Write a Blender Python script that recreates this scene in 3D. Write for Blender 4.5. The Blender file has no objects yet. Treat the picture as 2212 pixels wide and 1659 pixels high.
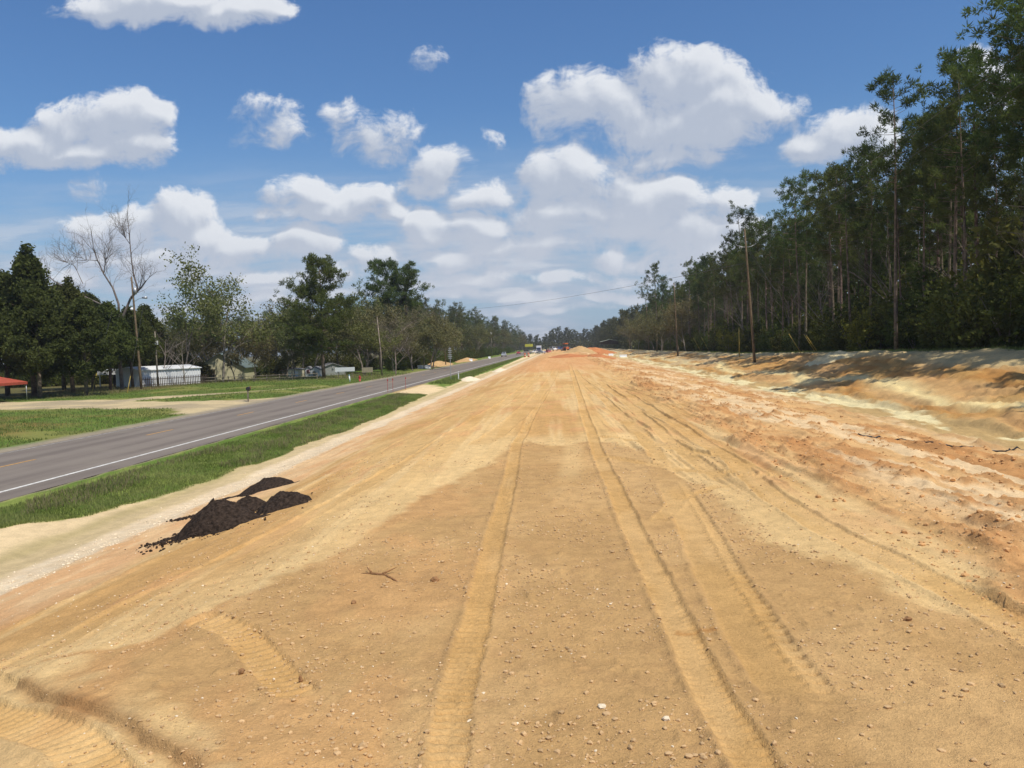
import bpy, math, random
import numpy as np
from mathutils import Vector, Matrix, Euler
random.seed(7)
RS = np.random.RandomState(11)
SC = bpy.context.scene
COL = SC.collection
# ------------------------------------------------------------------ camera
CAM_Z = 2.9
cam_d = bpy.data.cameras.new('camera')
cam_d.sensor_width = 36.0
cam_d.lens = 36.0 * 830.0 / 1024.0
cam_d.clip_start = 0.1
cam_d.clip_end = 12000
cam = bpy.data.objects.new('camera', cam_d)
COL.objects.link(cam)
yaw, pit, rol = 0.062921, -0.045386, math.radians(2.0)
F = Vector((-math.sin(yaw) * math.cos(pit), math.cos(yaw) * math.cos(pit), math.sin(pit)))
R0 = F.cross(Vector((0, 0, 1))).normalized()
U0 = R0.cross(F)
Rv = math.cos(rol) * R0 - math.sin(rol) * U0
Uv = math.sin(rol) * R0 + math.cos(rol) * U0
cam.matrix_world = Matrix(((Rv.x, Uv.x, -F.x, 0), (Rv.y, Uv.y, -F.y, 0), (Rv.z, Uv.z, -F.z, CAM_Z), (0, 0, 0, 1)))
SC.camera = cam
SC.render.resolution_x = 1024
SC.render.resolution_y = 768
# ------------------------------------------------------------------ light
SUN_EL = math.radians(60)
SUN_SIDE = math.radians(40)       # sun stands right of the camera, a little behind it
sdir = Vector((math.cos(SUN_SIDE) * math.cos(SUN_EL), -math.sin(SUN_SIDE) * math.cos(SUN_EL), math.sin(SUN_EL)))
sun_d = bpy.data.lights.new('sun', 'SUN')
sun_d.energy = 4.5
sun_d.angle = math.radians(0.6)
sun_d.color = (1.0, 0.94, 0.82)
sun = bpy.data.objects.new('sun', sun_d)
sun.rotation_euler = sdir.to_track_quat('Z', 'Y').to_euler()
COL.objects.link(sun)
SC.view_settings.view_transform = 'Standard'
SC.view_settings.look = 'None'
SC.view_settings.gamma = 1
SC.view_settings.use_curve_mapping = False
SC.view_settings.exposure = 0.0

# ------------------------------------------------------------------ node helpers
class NT:
    def __init__(s, tree):
        s.t = tree
    def n(s, typ, **kw):
        nd = s.t.nodes.new(typ)
        for k, v in kw.items():
            setattr(nd, k, v)
        return nd
    def link(s, a, b):
        s.t.links.new(a, b)
    def put(s, sock, v):
        if isinstance(v, bpy.types.NodeSocket):
            s.link(v, sock)
        else:
            sock.default_value = v
    def math(s, op, a, b=None, c=None, clamp=False):
        nd = s.n('ShaderNodeMath', operation=op, use_clamp=clamp)
        s.put(nd.inputs[0], a)
        if b is not None: s.put(nd.inputs[1], b)
        if c is not None: s.put(nd.inputs[2], c)
        return nd.outputs[0]
    def vec(s, op, a, b=None, c=None):
        nd = s.n('ShaderNodeVectorMath', operation=op)
        s.put(nd.inputs[0], a)
        if b is not None: s.put(nd.inputs[1], b)
        if c is not None: s.put(nd.inputs[2], c)
        return nd.outputs['Value'] if op in ('DOT_PRODUCT', 'LENGTH') else nd.outputs[0]
    def mix(s, f, a, b, blend='MIX'):
        nd = s.n('ShaderNodeMix', data_type='RGBA', blend_type=blend)
        s.put(nd.inputs[0], f); s.put(nd.inputs[6], a); s.put(nd.inputs[7], b)
        return nd.outputs[2]
    def noise(s, vec=None, scale=5, detail=4, rough=0.5, dist=0.0, out=0, lac=2.0, dim='3D'):
        nd = s.n('ShaderNodeTexNoise')
        nd.noise_dimensions = dim
        nd.inputs['Scale'].default_value = scale
        nd.inputs['Detail'].default_value = detail
        nd.inputs['Roughness'].default_value = rough
        nd.inputs['Lacunarity'].default_value = lac
        nd.inputs['Distortion'].default_value = dist
        if vec is not None: s.link(vec, nd.inputs['Vector'])
        return nd.outputs[out]
    def ramp(s, f, lo, hi, a=0.0, b=1.0, smooth=True):
        nd = s.n('ShaderNodeMapRange', interpolation_type='SMOOTHSTEP' if smooth else 'LINEAR')
        s.put(nd.inputs[0], f)
        for i, v in ((1, lo), (2, hi), (3, a), (4, b)):
            s.put(nd.inputs[i], v)
        return nd.outputs[0]

def srgb(r, g, b):
    def f(c):
        c /= 255.0
        return c / 12.92 if c <= 0.04045 else ((c + 0.055) / 1.055) ** 2.4
    return (f(r), f(g), f(b), 1.0)

# ------------------------------------------------------------------ world: Nishita sky and cumulus clouds
world = bpy.data.worlds.new('World')
SC.world = world
world.use_nodes = True
wt = NT(world.node_tree)
world.node_tree.nodes.clear()
SKY_STRENGTH = 0.095
sky = wt.n('ShaderNodeTexSky', sky_type='NISHITA')
sky.sun_disc = False
sky.sun_elevation = SUN_EL
sky.sun_rotation = math.atan2(sdir.x, sdir.y)
sky.altitude = 0
sky.air_density = 1.35
sky.dust_density = 0.15
sky.ozone_density = 3.0
# cloud banks: (azimuth tangent, elevation tangent, half width, half height, thickness), as directions from the site
CLOUDS = [(-0.4836, 0.4322, 0.1116, 0.0195, 1), (-0.3865, 0.417, 0.0614, 0.0178, 1), (-0.502, 0.4139, 0.0251, 0.0139, 0.6), (-0.6521, 0.2665, 0.0725, 0.0223, 1), (-0.5678, 0.2893, 0.0725, 0.029, 1), (-0.5174, 0.298, 0.0446, 0.0307, 1), (-0.5047, 0.2637, 0.0418, 0.0279, 1), (-0.5994, 0.2543, 0.0892, 0.0145, 0.9), (-0.3419, 0.2778, 0.0502, 0.0223, 0.42), (-0.3711, 0.2682, 0.0279, 0.0139, 0.4), (-0.3132, 0.2791, 0.0251, 0.0195, 0.4), (-0.2564, 0.2779, 0.0212, 0.0195, 0.55), (-0.2235, 0.2553, 0.0474, 0.0223, 0.5), (-0.2429, 0.2629, 0.0335, 0.0195, 0.5), (-0.147, 0.3389, 0.0251, 0.0098, 0.2), (-0.081, 0.2482, 0.0149, 0.0066, 0.17), (-0.584, 0.2157, 0.0166, 0.0094, 0.17), (0.0223, 0.2863, 0.0446, 0.0368, 1), (0.0709, 0.273, 0.0614, 0.039, 1), (0.1204, 0.2973, 0.0502, 0.0424, 1.1), (0.1636, 0.3057, 0.0446, 0.029, 1), (0.1842, 0.2671, 0.0669, 0.0402, 1), (0.1354, 0.2508, 0.0892, 0.029, 1), (0.2376, 0.267, 0.039, 0.0195, 0.75), (0.1291, 0.2188, 0.0781, 0.0134, 0.85), (0.3004, 0.2211, 0.0446, 0.0201, 1), (0.3376, 0.2368, 0.053, 0.0279, 1), (0.369, 0.231, 0.0335, 0.0335, 1), (0.5047, 0.2976, 0.0363, 0.0223, 1), (0.5301, 0.2753, 0.0335, 0.0335, 1), (-0.1407, 0.2171, 0.0346, 0.0279, 1), (-0.147, 0.1976, 0.0418, 0.0178, 1), (-0.0863, 0.1772, 0.0502, 0.0178, 0.9), (0.0086, 0.2001, 0.0502, 0.0324, 1), (0.0521, 0.1872, 0.0781, 0.0307, 1), (0.1115, 0.1681, 0.0837, 0.0324, 1), (0.1497, 0.1772, 0.0335, 0.0223, 1), (0.051, 0.1518, 0.1227, 0.0257, 1), (0.2085, 0.1583, 0.0335, 0.019, 1), (-0.3059, 0.1916, 0.0418, 0.0201, 1), (-0.2495, 0.179, 0.0614, 0.0212, 1), (-0.2841, 0.1695, 0.0781, 0.0134, 1), (-0.199, 0.1657, 0.0223, 0.0139, 0.8), (-0.475, 0.1678, 0.0502, 0.029, 1.1), (-0.5339, 0.1636, 0.0558, 0.0268, 1), (-0.4413, 0.1426, 0.0446, 0.0223, 1), (-0.5755, 0.1597, 0.039, 0.0195, 0.9), (-0.3895, 0.132, 0.0558, 0.0178, 1), (-0.3201, 0.1347, 0.0474, 0.0201, 1.05), (-0.1577, 0.1417, 0.0307, 0.0251, 1.1), (-0.0989, 0.1391, 0.0446, 0.0212, 1), (-0.0327, 0.1198, 0.0502, 0.0178, 0.9), (-0.2183, 0.1109, 0.039, 0.0156, 0.9), (0.0606, 0.1049, 0.0335, 0.0156, 0.95), (0.1586, 0.1008, 0.0669, 0.0335, 0.7), (-0.0616, 0.0878, 0.0335, 0.0084, 0.7), (0.0158, 0.0792, 0.0446, 0.0089, 0.7), (-0.0348, 0.0591, 0.039, 0.0067, 0.6), (0.1539, 0.1282, 0.0502, 0.0279, 0.8), (-0.5009, 0.1225, 0.0781, 0.0201, 0.8),
          (-0.3682, 0.0945, 0.0669, 0.0112, 0.7), (-0.2874, 0.0969, 0.0502, 0.0123, 0.7), (-0.4312, 0.1128, 0.0725, 0.0145, 0.75), (-0.548, 0.1244, 0.0502, 0.0156, 0.75), (-0.1967, 0.0849, 0.0446, 0.01, 0.65), (-0.1255, 0.1004, 0.0558, 0.0134, 0.75), (-0.072, 0.1115, 0.0502, 0.0156, 0.8), (0.0089, 0.1235, 0.0446, 0.0156, 0.8), (0.0954, 0.076, 0.0502, 0.01, 0.65), (0.0591, 0.0554, 0.0614, 0.0067, 0.6), (-0.1298, 0.0616, 0.0502, 0.0061, 0.6), (0.1577, 0.0626, 0.0446, 0.01, 0.6), (-0.0186, 0.0429, 0.0669, 0.005, 0.55), (0.1177, 0.0959, 0.0446, 0.0134, 0.75), (0.2131, 0.1229, 0.039, 0.0201, 0.8), (-0.3232, 0.0702, 0.0781, 0.0067, 0.6), (-0.0899, 0.0778, 0.0502, 0.0078, 0.65), (-0.6086, 0.1041, 0.0502, 0.0112, 0.6)]
grp = bpy.data.node_groups.new('cloud_field', 'ShaderNodeTree')
grp.interface.new_socket('Vector', in_out='INPUT', socket_type='NodeSocketVector')
grp.interface.new_socket('Value', in_out='OUTPUT', socket_type='NodeSocketFloat')
g = NT(grp)
gin = g.n('NodeGroupInput'); gout = g.n('NodeGroupOutput')
p0 = gin.outputs[0]
wn = g.noise(p0, scale=9, detail=2, rough=0.55, out=1, dim='2D')
wn = g.vec('MULTIPLY', g.vec('SUBTRACT', wn, (0.5, 0.5, 0.5)), (0.055, 0.04, 0))
pw = g.vec('ADD', p0, wn)
acc = None
for (u, v, ru, rv, w) in CLOUDS:
    ru *= 1.22; rv *= 1.28
    q = g.vec('MULTIPLY_ADD', pw, (1 / ru, 1 / rv, 0), (-u / ru, -v / rv, 0))
    d2 = g.vec('DOT_PRODUCT', q, q)
    e = g.math('MULTIPLY_ADD', d2, -w, w, clamp=False)
    e = g.math('MAXIMUM', e, -0.9)
    acc = e if acc is None else g.math('SMOOTH_MAX', acc, e, 0.25)
grp.interface.new_socket('Body', in_out='OUTPUT', socket_type='NodeSocketFloat')
lowf = g.noise(p0, scale=13, detail=1.5, rough=0.5, dim='2D')
bil = g.noise(pw, scale=34, detail=5, rough=0.60, dim='2D')
body = g.math('MULTIPLY_ADD', g.math('SUBTRACT', lowf, 0.5), 1.15, g.math('ADD', acc, 0.12))
mpp = g.vec('MULTIPLY', pw, (1, 2.2, 1))
bil3 = g.noise(mpp, scale=75, detail=2, rough=0.6, dim='2D')
fld = g.math('MULTIPLY_ADD', g.math('SUBTRACT', bil, 0.5), 1.35, body)
fld = g.math('MULTIPLY_ADD', g.math('SUBTRACT', bil3, 0.5), 0.45, fld)
g.link(fld, gout.inputs[0]); g.link(g.math('MULTIPLY_ADD', g.math('SUBTRACT', bil, 0.5), 0.42, body), gout.inputs[1])

tc = wt.n('ShaderNodeTexCoord')
sep = wt.n('ShaderNodeSeparateXYZ'); wt.link(tc.outputs['Generated'], sep.inputs[0])
dx, dy, dz = sep.outputs
yy = wt.math('MAXIMUM', dy, 0.08)
cu = wt.math('DIVIDE', dx, yy); cv = wt.math('DIVIDE', dz, yy)
comb = wt.n('ShaderNodeCombineXYZ'); wt.link(cu, comb.inputs[0]); wt.link(cv, comb.inputs[1])
P = comb.outputs[0]
def field(vec):
    nd = wt.n('ShaderNodeGroup'); nd.node_tree = grp
    wt.link(vec, nd.inputs[0])
    return nd.outputs[0], nd.outputs[1]
fa, ba = field(P)
_, bb = field(wt.vec('ADD', P, (0.008, 0.014, 0)))
lit = wt.ramp(wt.math('SUBTRACT', ba, bb), -0.04, 0.56)
dens = wt.ramp(fa, 0.02, wt.math('MULTIPLY_ADD', lit, -0.18, 0.86))
# sky behind and beside the view goes on with a generic field of the same clouds
zz = wt.math('MAXIMUM', dz, 0.06)
comb2 = wt.n('ShaderNodeCombineXYZ')
wt.link(wt.math('DIVIDE', dx, zz), comb2.inputs[0]); wt.link(wt.math('DIVIDE', dy, zz), comb2.inputs[1])
gn = wt.noise(comb2.outputs[0], scale=0.9, detail=5, rough=0.55, dim='2D')
gdens = wt.ramp(gn, 0.54, 0.66)
gmask = wt.ramp(dy, 0.62, 0.75, 1.0, 0.0)
gen = wt.math('MULTIPLY', wt.math('MULTIPLY', gdens, gmask), wt.ramp(dz, 0.02, 0.2))
# light on the clouds: the side facing the sun is bright, the base and the core are grey
core = wt.ramp(fa, 0.35, 1.1)
ccol = wt.mix(lit, srgb(178, 188, 206), srgb(235, 238, 243))
ccol = wt.mix(wt.math('MULTIPLY', core, 0.22), ccol, srgb(206, 212, 222))
# low, thin sheets towards the horizon
lc = wt.n('ShaderNodeMapping'); lc.inputs['Scale'].default_value = (5, 34, 1)
wt.link(P, lc.inputs[0])
ln = wt.noise(lc.outputs[0], scale=1.3, detail=5, rough=0.55, dim='2D')
low = wt.ramp(cv, 0.25, 0.06)
lowd = wt.math('MULTIPLY', wt.ramp(ln, 0.30, 0.56), low)
skyc = wt.vec('SCALE', sky.outputs[0]); 
wt.t.nodes[-1].inputs['Scale'].default_value = SKY_STRENGTH
skyc = wt.mix(1.0, skyc, (0.56, 0.78, 1.08, 1), 'MULTIPLY')
haze_band = wt.ramp(cv, 0.30, 0.0)
base = wt.mix(wt.math('MULTIPLY', haze_band, 0.75), skyc, srgb(158, 181, 209))
base = wt.mix(wt.math('MULTIPLY', lowd, 0.85), base, srgb(180, 192, 210))
lowlit = wt.ramp(ln, 0.52, 0.70)
base = wt.mix(wt.math('MULTIPLY', wt.math('MULTIPLY', lowlit, low), 0.75), base, srgb(214, 218, 227))
ccol = wt.mix(wt.ramp(cv, 0.20, 0.03, 0, 0.75), ccol, srgb(203, 209, 221))
fin = wt.mix(wt.math('MULTIPLY', dens, 0.95), base, ccol)
fin2 = wt.mix(wt.math('MULTIPLY', gen, 0.9), base, srgb(222, 227, 236))
bg = wt.n('ShaderNodeBackground'); wt.link(fin, bg.inputs[0]); bg.inputs[1].default_value = 1.0
bg2 = wt.n('ShaderNodeBackground'); wt.link(fin2, bg2.inputs[0]); bg2.inputs[1].default_value = 1.0
# the placed cloud banks all lie in this sector of the sky
inw = wt.math('MULTIPLY', wt.math('GREATER_THAN', dy, 0.45), wt.math('MULTIPLY', wt.math('LESS_THAN', wt.math('ABSOLUTE', cu), 0.85), wt.math('MULTIPLY', wt.math('LESS_THAN', cv, 0.56), wt.math('GREATER_THAN', cv, 0.0))))
mxs = wt.n('ShaderNodeMixShader'); wt.link(inw, mxs.inputs[0]); wt.link(bg2.outputs[0], mxs.inputs[1]); wt.link(bg.outputs[0], mxs.inputs[2])
wo = wt.n('ShaderNodeOutputWorld'); wt.link(mxs.outputs[0], wo.inputs[0])
world.cycles.sampling_method = 'MANUAL'
world.cycles.sample_map_resolution = 256

# ------------------------------------------------------------------ materials
MATS = {}
def mat(name, col, rough=0.8, spec=0.2, var=0.15, scale=4.0, metal=0.0, bump=0.0, bscale=30.0, emit=None, transl=0.0, col2=None, objvar=0.0):
    if name in MATS: return MATS[name]
    m = bpy.data.materials.new(name); m.use_nodes = True
    t = NT(m.node_tree)
    b = m.node_tree.nodes['Principled BSDF']
    tcn = t.n('ShaderNodeTexCoord')
    nz = t.noise(tcn.outputs['Object'], scale=scale, detail=5, rough=0.6)
    c = tuple(col[:3]) + (1.0,)
    hi = tuple(min(1, x * (1 + var)) for x in c[:3]) + (1,) if col2 is None else tuple(col2[:3]) + (1,)
    lo = tuple(x * (1 - var) for x in c[:3]) + (1,) if col2 is None else c
    cc = t.mix(t.ramp(nz, 0.3, 0.7), lo, hi)
    if objvar:
        oi = t.n('ShaderNodeObjectInfo')
        hs = t.n('ShaderNodeHueSaturation')
        t.link(t.ramp(oi.outputs['Random'], 0, 1, 0.5 - objvar * 0.12, 0.5 + objvar * 0.12, smooth=False), hs.inputs['Hue'])
        rr = t.math('FRACT', t.math('MULTIPLY', oi.outputs['Random'], 7.31))
        t.link(t.ramp(rr, 0, 1, 1 - objvar, 1 + objvar, smooth=False), hs.inputs['Value'])
        t.link(cc, hs.inputs['Color']); cc = hs.outputs[0]
    t.link(cc, b.inputs['Base Color'])
    b.inputs['Roughness'].default_value = rough
    b.inputs['Specular IOR Level'].default_value = spec
    b.inputs['Metallic'].default_value = metal
    if bump:
        bp = t.n('ShaderNodeBump'); bp.inputs['Strength'].default_value = bump; bp.inputs['Distance'].default_value = 0.05
        t.link(t.noise(tcn.outputs['Object'], scale=bscale, detail=4), bp.inputs['Height'])
        t.link(bp.outputs[0], b.inputs['Normal'])
    if emit:
        b.inputs['Emission Color'].default_value = emit[:3] + (1,); b.inputs['Emission Strength'].default_value = emit[3]
    if transl:
        tr = t.n('ShaderNodeBsdfTranslucent'); t.link(cc, tr.inputs[0])
        ms = t.n('ShaderNodeMixShader'); ms.inputs[0].default_value = transl
        out = m.node_tree.nodes['Material Output']
        t.link(b.outputs[0], ms.inputs[1]); t.link(tr.outputs[0], ms.inputs[2]); t.link(ms.outputs[0], out.inputs[0])
    MATS[name] = m
    return m

M_pine = mat('pine_needles', (0.068, 0.095, 0.024), 0.7, 0.15, scale=0.5, transl=0.42, col2=(0.12, 0.155, 0.04), objvar=0.25)
M_farpine = mat('hazed_needles', (0.070, 0.090, 0.034), 0.7, 0.2, scale=0.3, transl=0.3, col2=(0.12, 0.135, 0.05), objvar=0.25)  # needle colour greyed to carry some of the distance haze
M_cedar = mat('cedar_leaves', (0.056, 0.070, 0.020), 0.8, 0.1, scale=0.5, transl=0.36, col2=(0.11, 0.125, 0.034), objvar=0.15)
M_leaf = mat('spring_leaves', (0.115, 0.14, 0.036), 0.65, 0.25, scale=0.6, transl=0.35, col2=(0.20, 0.21, 0.07), objvar=0.2)
M_olive = mat('olive_leaves', (0.12, 0.115, 0.040), 0.7, 0.2, scale=0.5, transl=0.3, col2=(0.18, 0.165, 0.07), objvar=0.2)
M_twig = mat('twig_haze', (0.11, 0.092, 0.062), 0.85, 0.1, scale=0.7, transl=0.1, col2=(0.17, 0.145, 0.10), objvar=0.15)
M_bush = mat('understory_leaves', (0.065, 0.082, 0.016), 0.7, 0.2, scale=0.6, transl=0.38, col2=(0.13, 0.145, 0.030), objvar=0.3)
M_yelbush = mat('yellow_green_leaves', (0.16, 0.17, 0.025), 0.7, 0.25, scale=0.8, transl=0.35, col2=(0.22, 0.21, 0.03))
M_bark = mat('pine_bark', (0.17, 0.13, 0.10), 0.9, 0.1, var=0.4, scale=3.0, bump=0.6, bscale=12, objvar=0.25)
M_greybark = mat('grey_bark', (0.21, 0.18, 0.15), 0.9, 0.1, var=0.3, scale=2.0, objvar=0.2)
M_palebark = mat('pale_bark', (0.30, 0.24, 0.20), 0.9, 0.1, var=0.25, scale=1.5)
M_pole = mat('pole_wood', (0.17, 0.125, 0.078), 0.85, 0.15, var=0.25, scale=2.5, bump=0.3)
M_galv = mat('galvanised_steel', (0.42, 0.43, 0.44), 0.45, 0.5, var=0.12, metal=0.6)
M_wire = mat('wire_metal', (0.07, 0.07, 0.075), 0.5, 0.4)
M_yellow = mat('guard_yellow', (0.40, 0.28, 0.05), 0.5, 0.4, var=0.1)
M_white = mat('white_paint', (0.74, 0.75, 0.76), 0.5, 0.35, var=0.05)
M_cream = mat('cream_siding', (0.60, 0.56, 0.37), 0.7, 0.25, var=0.06)
M_green_roof = mat('green_metal_roof', (0.13, 0.165, 0.15), 0.5, 0.4, var=0.1)
M_grey_roof = mat('grey_shingle', (0.20, 0.20, 0.21), 0.85, 0.2, var=0.2, scale=6)
M_dark = mat('dark_glass', (0.02, 0.023, 0.028), 0.15, 0.6, var=0.05)
M_darkwood = mat('dark_wood', (0.055, 0.040, 0.030), 0.85, 0.15, var=0.3)
M_wood = mat('weathered_wood', (0.20, 0.17, 0.13), 0.85, 0.15, var=0.25)
M_red = mat('red_canvas', (0.36, 0.075, 0.045), 0.7, 0.25, var=0.12)
M_redp = mat('red_paint', (0.40, 0.02, 0.02), 0.4, 0.5, var=0.08)
M_orange = mat('orange_plastic', (0.50, 0.13, 0.04), 0.5, 0.4, var=0.08)
M_tyre = mat('tyre_rubber', (0.018, 0.018, 0.018), 0.8, 0.3)
M_black = mat('black_plastic', (0.02, 0.02, 0.022), 0.5, 0.4)
M_pink = mat('pink_paint', (0.55, 0.20, 0.22), 0.6, 0.3)
M_tan = mat('tan_board', (0.36, 0.31, 0.22), 0.8, 0.2)
M_blue = mat('blue_paint', (0.08, 0.11, 0.24), 0.35, 0.5)
M_silver = mat('silver_paint', (0.50, 0.52, 0.55), 0.3, 0.6, metal=0.3)
M_beige = mat('beige_paint', (0.45, 0.38, 0.30), 0.35, 0.5)
M_carwhite = mat('car_white', (0.78, 0.78, 0.78), 0.3, 0.5, var=0.03)
M_lampglass = mat('lamp_glass', (0.85, 0.85, 0.85), 0.15, 0.6, var=0.02)
M_reflect = mat('headlight_glass', (0.8, 0.8, 0.8), 0.1, 0.8, var=0.02)

# ------------------------------------------------------------------ mesh helpers
class Geo:
    def __init__(s):
        s.v = []; s.f = []; s.n = 0
    def add(s, v, f):
        v = np.asarray(v, float).reshape(-1, 3)
        s.v.append(v)
        f = np.asarray(f, int)
        s.f.append(f + s.n); s.n += len(v)
        return s
    def box(s, x0, x1, y0, y1, z0, z1):
        v = [(x0, y0, z0), (x1, y0, z0), (x1, y1, z0), (x0, y1, z0), (x0, y0, z1), (x1, y0, z1), (x1, y1, z1), (x0, y1, z1)]
        return s.add(v, [(0, 3, 2, 1), (4, 5, 6, 7), (0, 1, 5, 4), (1, 2, 6, 5), (2, 3, 7, 6), (3, 0, 4, 7)])
    def tube(s, pts, rad, sides=6, cap=True):
        pts = np.asarray(pts, float); n = len(pts)
        rad = np.broadcast_to(np.asarray(rad, float), (n,))
        t = np.gradient(pts, axis=0) if n > 2 else np.repeat((pts[1] - pts[0])[None], 2, 0)
        t /= np.linalg.norm(t, axis=1)[:, None] + 1e-9
        ref = np.array([0, 0, 1.0]) if abs(t[:, 2]).mean() < 0.8 else np.array([1.0, 0, 0])
        a = np.cross(t, ref); a /= np.linalg.norm(a, axis=1)[:, None] + 1e-9
        b = np.cross(t, a)
        th = np.arange(sides) * 2 * np.pi / sides
        ring = pts[:, None] + rad[:, None, None] * (np.cos(th)[None, :, None] * a[:, None] + np.sin(th)[None, :, None] * b[:, None])
        v = ring.reshape(-1, 3)
        i = np.arange(n - 1)[:, None] * sides; j = np.arange(sides)[None]; j2 = (j + 1) % sides
        f = np.stack([i + j, i + j2, i + sides + j2, i + sides + j], -1).reshape(-1, 4)
        s.add(v, f)
        if cap:
            k = s.n - len(v)
            s.v.append(np.array([pts[0], pts[-1]])); c0 = s.n; s.n += 2
            j = np.arange(sides)
            s.f.append(np.stack([np.full(sides, c0), k + (j + 1) % sides, k + j], -1))
            e = k + (n - 1) * sides
            s.f.append(np.stack([np.full(sides, c0 + 1), e + j, e + (j + 1) % sides], -1))
        return s
    def prism(s, prof, axis, a0, a1):
        """profile of (u, z) extruded along axis ('x' or 'y')"""
        n = len(prof)
        if axis == 'x': v = [(a0, u, z) for u, z in prof] + [(a1, u, z) for u, z in prof]
        else: v = [(u, a0, z) for u, z in prof] + [(u, a1, z) for u, z in prof]
        s.add(v, [(i, (i + 1) % n, n + (i + 1) % n, n + i) for i in range(n)])
        c = s.n - 2 * n
        ctr0 = np.mean(v[:n], 0); ctr1 = np.mean(v[n:], 0)
        s.v.append(np.array([ctr0, ctr1])); k = s.n; s.n += 2
        s.f.append(np.array([(k, c + (i + 1) % n, c + i) for i in range(n)]))
        s.f.append(np.array([(k + 1, c + n + i, c + n + (i + 1) % n) for i in range(n)]))
        return s
    def mesh(s, name, material, smooth=False, mats=None):
        me = bpy.data.meshes.new(name)
        if s.n:
            V = np.concatenate(s.v)
            me.vertices.add(len(V)); me.vertices.foreach_set('co', V.ravel())
            tot = np.concatenate([np.full(len(f), f.shape[1]) for f in s.f])
            idx = np.concatenate([f.ravel() for f in s.f])
            st = np.concatenate([[0], np.cumsum(tot)[:-1]])
            me.loops.add(len(idx)); me.loops.foreach_set('vertex_index', idx)
            me.polygons.add(len(tot)); me.polygons.foreach_set('loop_start', st)
            try: me.polygons.foreach_set('loop_total', tot)
            except Exception: pass
            me.polygons.foreach_set('use_smooth', np.full(len(tot), smooth))
            me.update(calc_edges=True)
        me.materials.append(material)
        return me

def tag(o, label=None, cat=None, group=None, kind=None):
    if label: o['label'] = label
    if cat: o['category'] = cat
    if group: o['group'] = group
    if kind: o['kind'] = kind
    return o
def empty(name, loc, rz=0, label=None, cat=None, group=None):
    o = bpy.data.objects.new(name, None); o.empty_display_size = 0.3
    o.location = loc; o.rotation_euler = (0, 0, rz); COL.objects.link(o)
    return tag(o, label, cat, group)
def part(name, me, parent=None, loc=(0, 0, 0), label=None):
    o = bpy.data.objects.new(name, me); o.parent = parent; o.location = loc; COL.objects.link(o)
    if label: o['label'] = label
    return o
def copy_tree(o, parent=None):
    c = o.copy(); COL.objects.link(c); c.parent = parent
    for ch in KIDS.get(o.name, None) or [k for k in o.children]:
        copy_tree(ch, c)
    return c
KIDS = {}

# ------------------------------------------------------------------ numeric noise
LAT = RS.rand(512, 512)
def vnoise(x, y, seed=0):
    x = x + seed * 17.31; y = y + seed * 9.77
    xi = np.floor(x).astype(int); yi = np.floor(y).astype(int)
    fx = x - xi; fy = y - yi
    fx = fx * fx * (3 - 2 * fx); fy = fy * fy * (3 - 2 * fy)
    a = LAT[xi & 511, yi & 511]; b = LAT[(xi + 1) & 511, yi & 511]
    c = LAT[xi & 511, (yi + 1) & 511]; d = LAT[(xi + 1) & 511, (yi + 1) & 511]
    return (a * (1 - fx) + b * fx) * (1 - fy) + (c * (1 - fx) + d * fx) * fy
def fbm(x, y, octs=4, seed=0, rough=0.5):
    s = 0; a = 1; t = 0
    for i in range(octs):
        s = s + a * vnoise(x * 2 ** i * 1.03, y * 2 ** i * 0.97, seed + i * 3.1); t += a; a *= rough
    return s / t
def sstep(x, a, b):
    t = np.clip((x - a) / (b - a), 0, 1); return t * t * (3 - 2 * t)
def poly_sd(x, y, poly):
    """signed distance, positive inside"""
    n = len(poly); d = np.full(x.shape, 1e9); ins = np.zeros(x.shape, bool)
    for i in range(n):
        x0, y0 = poly[i]; x1, y1 = poly[(i + 1) % n]
        ex, ey = x1 - x0, y1 - y0
        t = np.clip(((x - x0) * ex + (y - y0) * ey) / (ex * ex + ey * ey), 0, 1)
        d = np.minimum(d, (x - x0 - t * ex) ** 2 + (y - y0 - t * ey) ** 2)
        c = ((y0 > y) != (y1 > y)) & (x < (x1 - x0) * (y - y0) / ((y1 - y0) if y1 != y0 else 1e-9) + x0)
        ins ^= c
    return np.where(ins, 1, -1) * np.sqrt(d)
def line_d(x, y, line):
    """distance to an open polyline, distance along it, and side"""
    best = np.full(x.shape, 1e9); al = np.zeros(x.shape); sd = np.zeros(x.shape); acc = 0
    for (x0, y0), (x1, y1) in zip(line[:-1], line[1:]):
        ex, ey = x1 - x0, y1 - y0; L = math.hypot(ex, ey)
        t = np.clip(((x - x0) * ex + (y - y0) * ey) / (L * L), 0, 1)
        dd = np.hypot(x - x0 - t * ex, y - y0 - t * ey)
        m = dd < best
        best = np.where(m, dd, best); al = np.where(m, acc + t * L, al)
        sd = np.where(m, np.sign(ex * (y - y0) - ey * (x - x0)), sd); acc += L
    return best, al, sd

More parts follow.
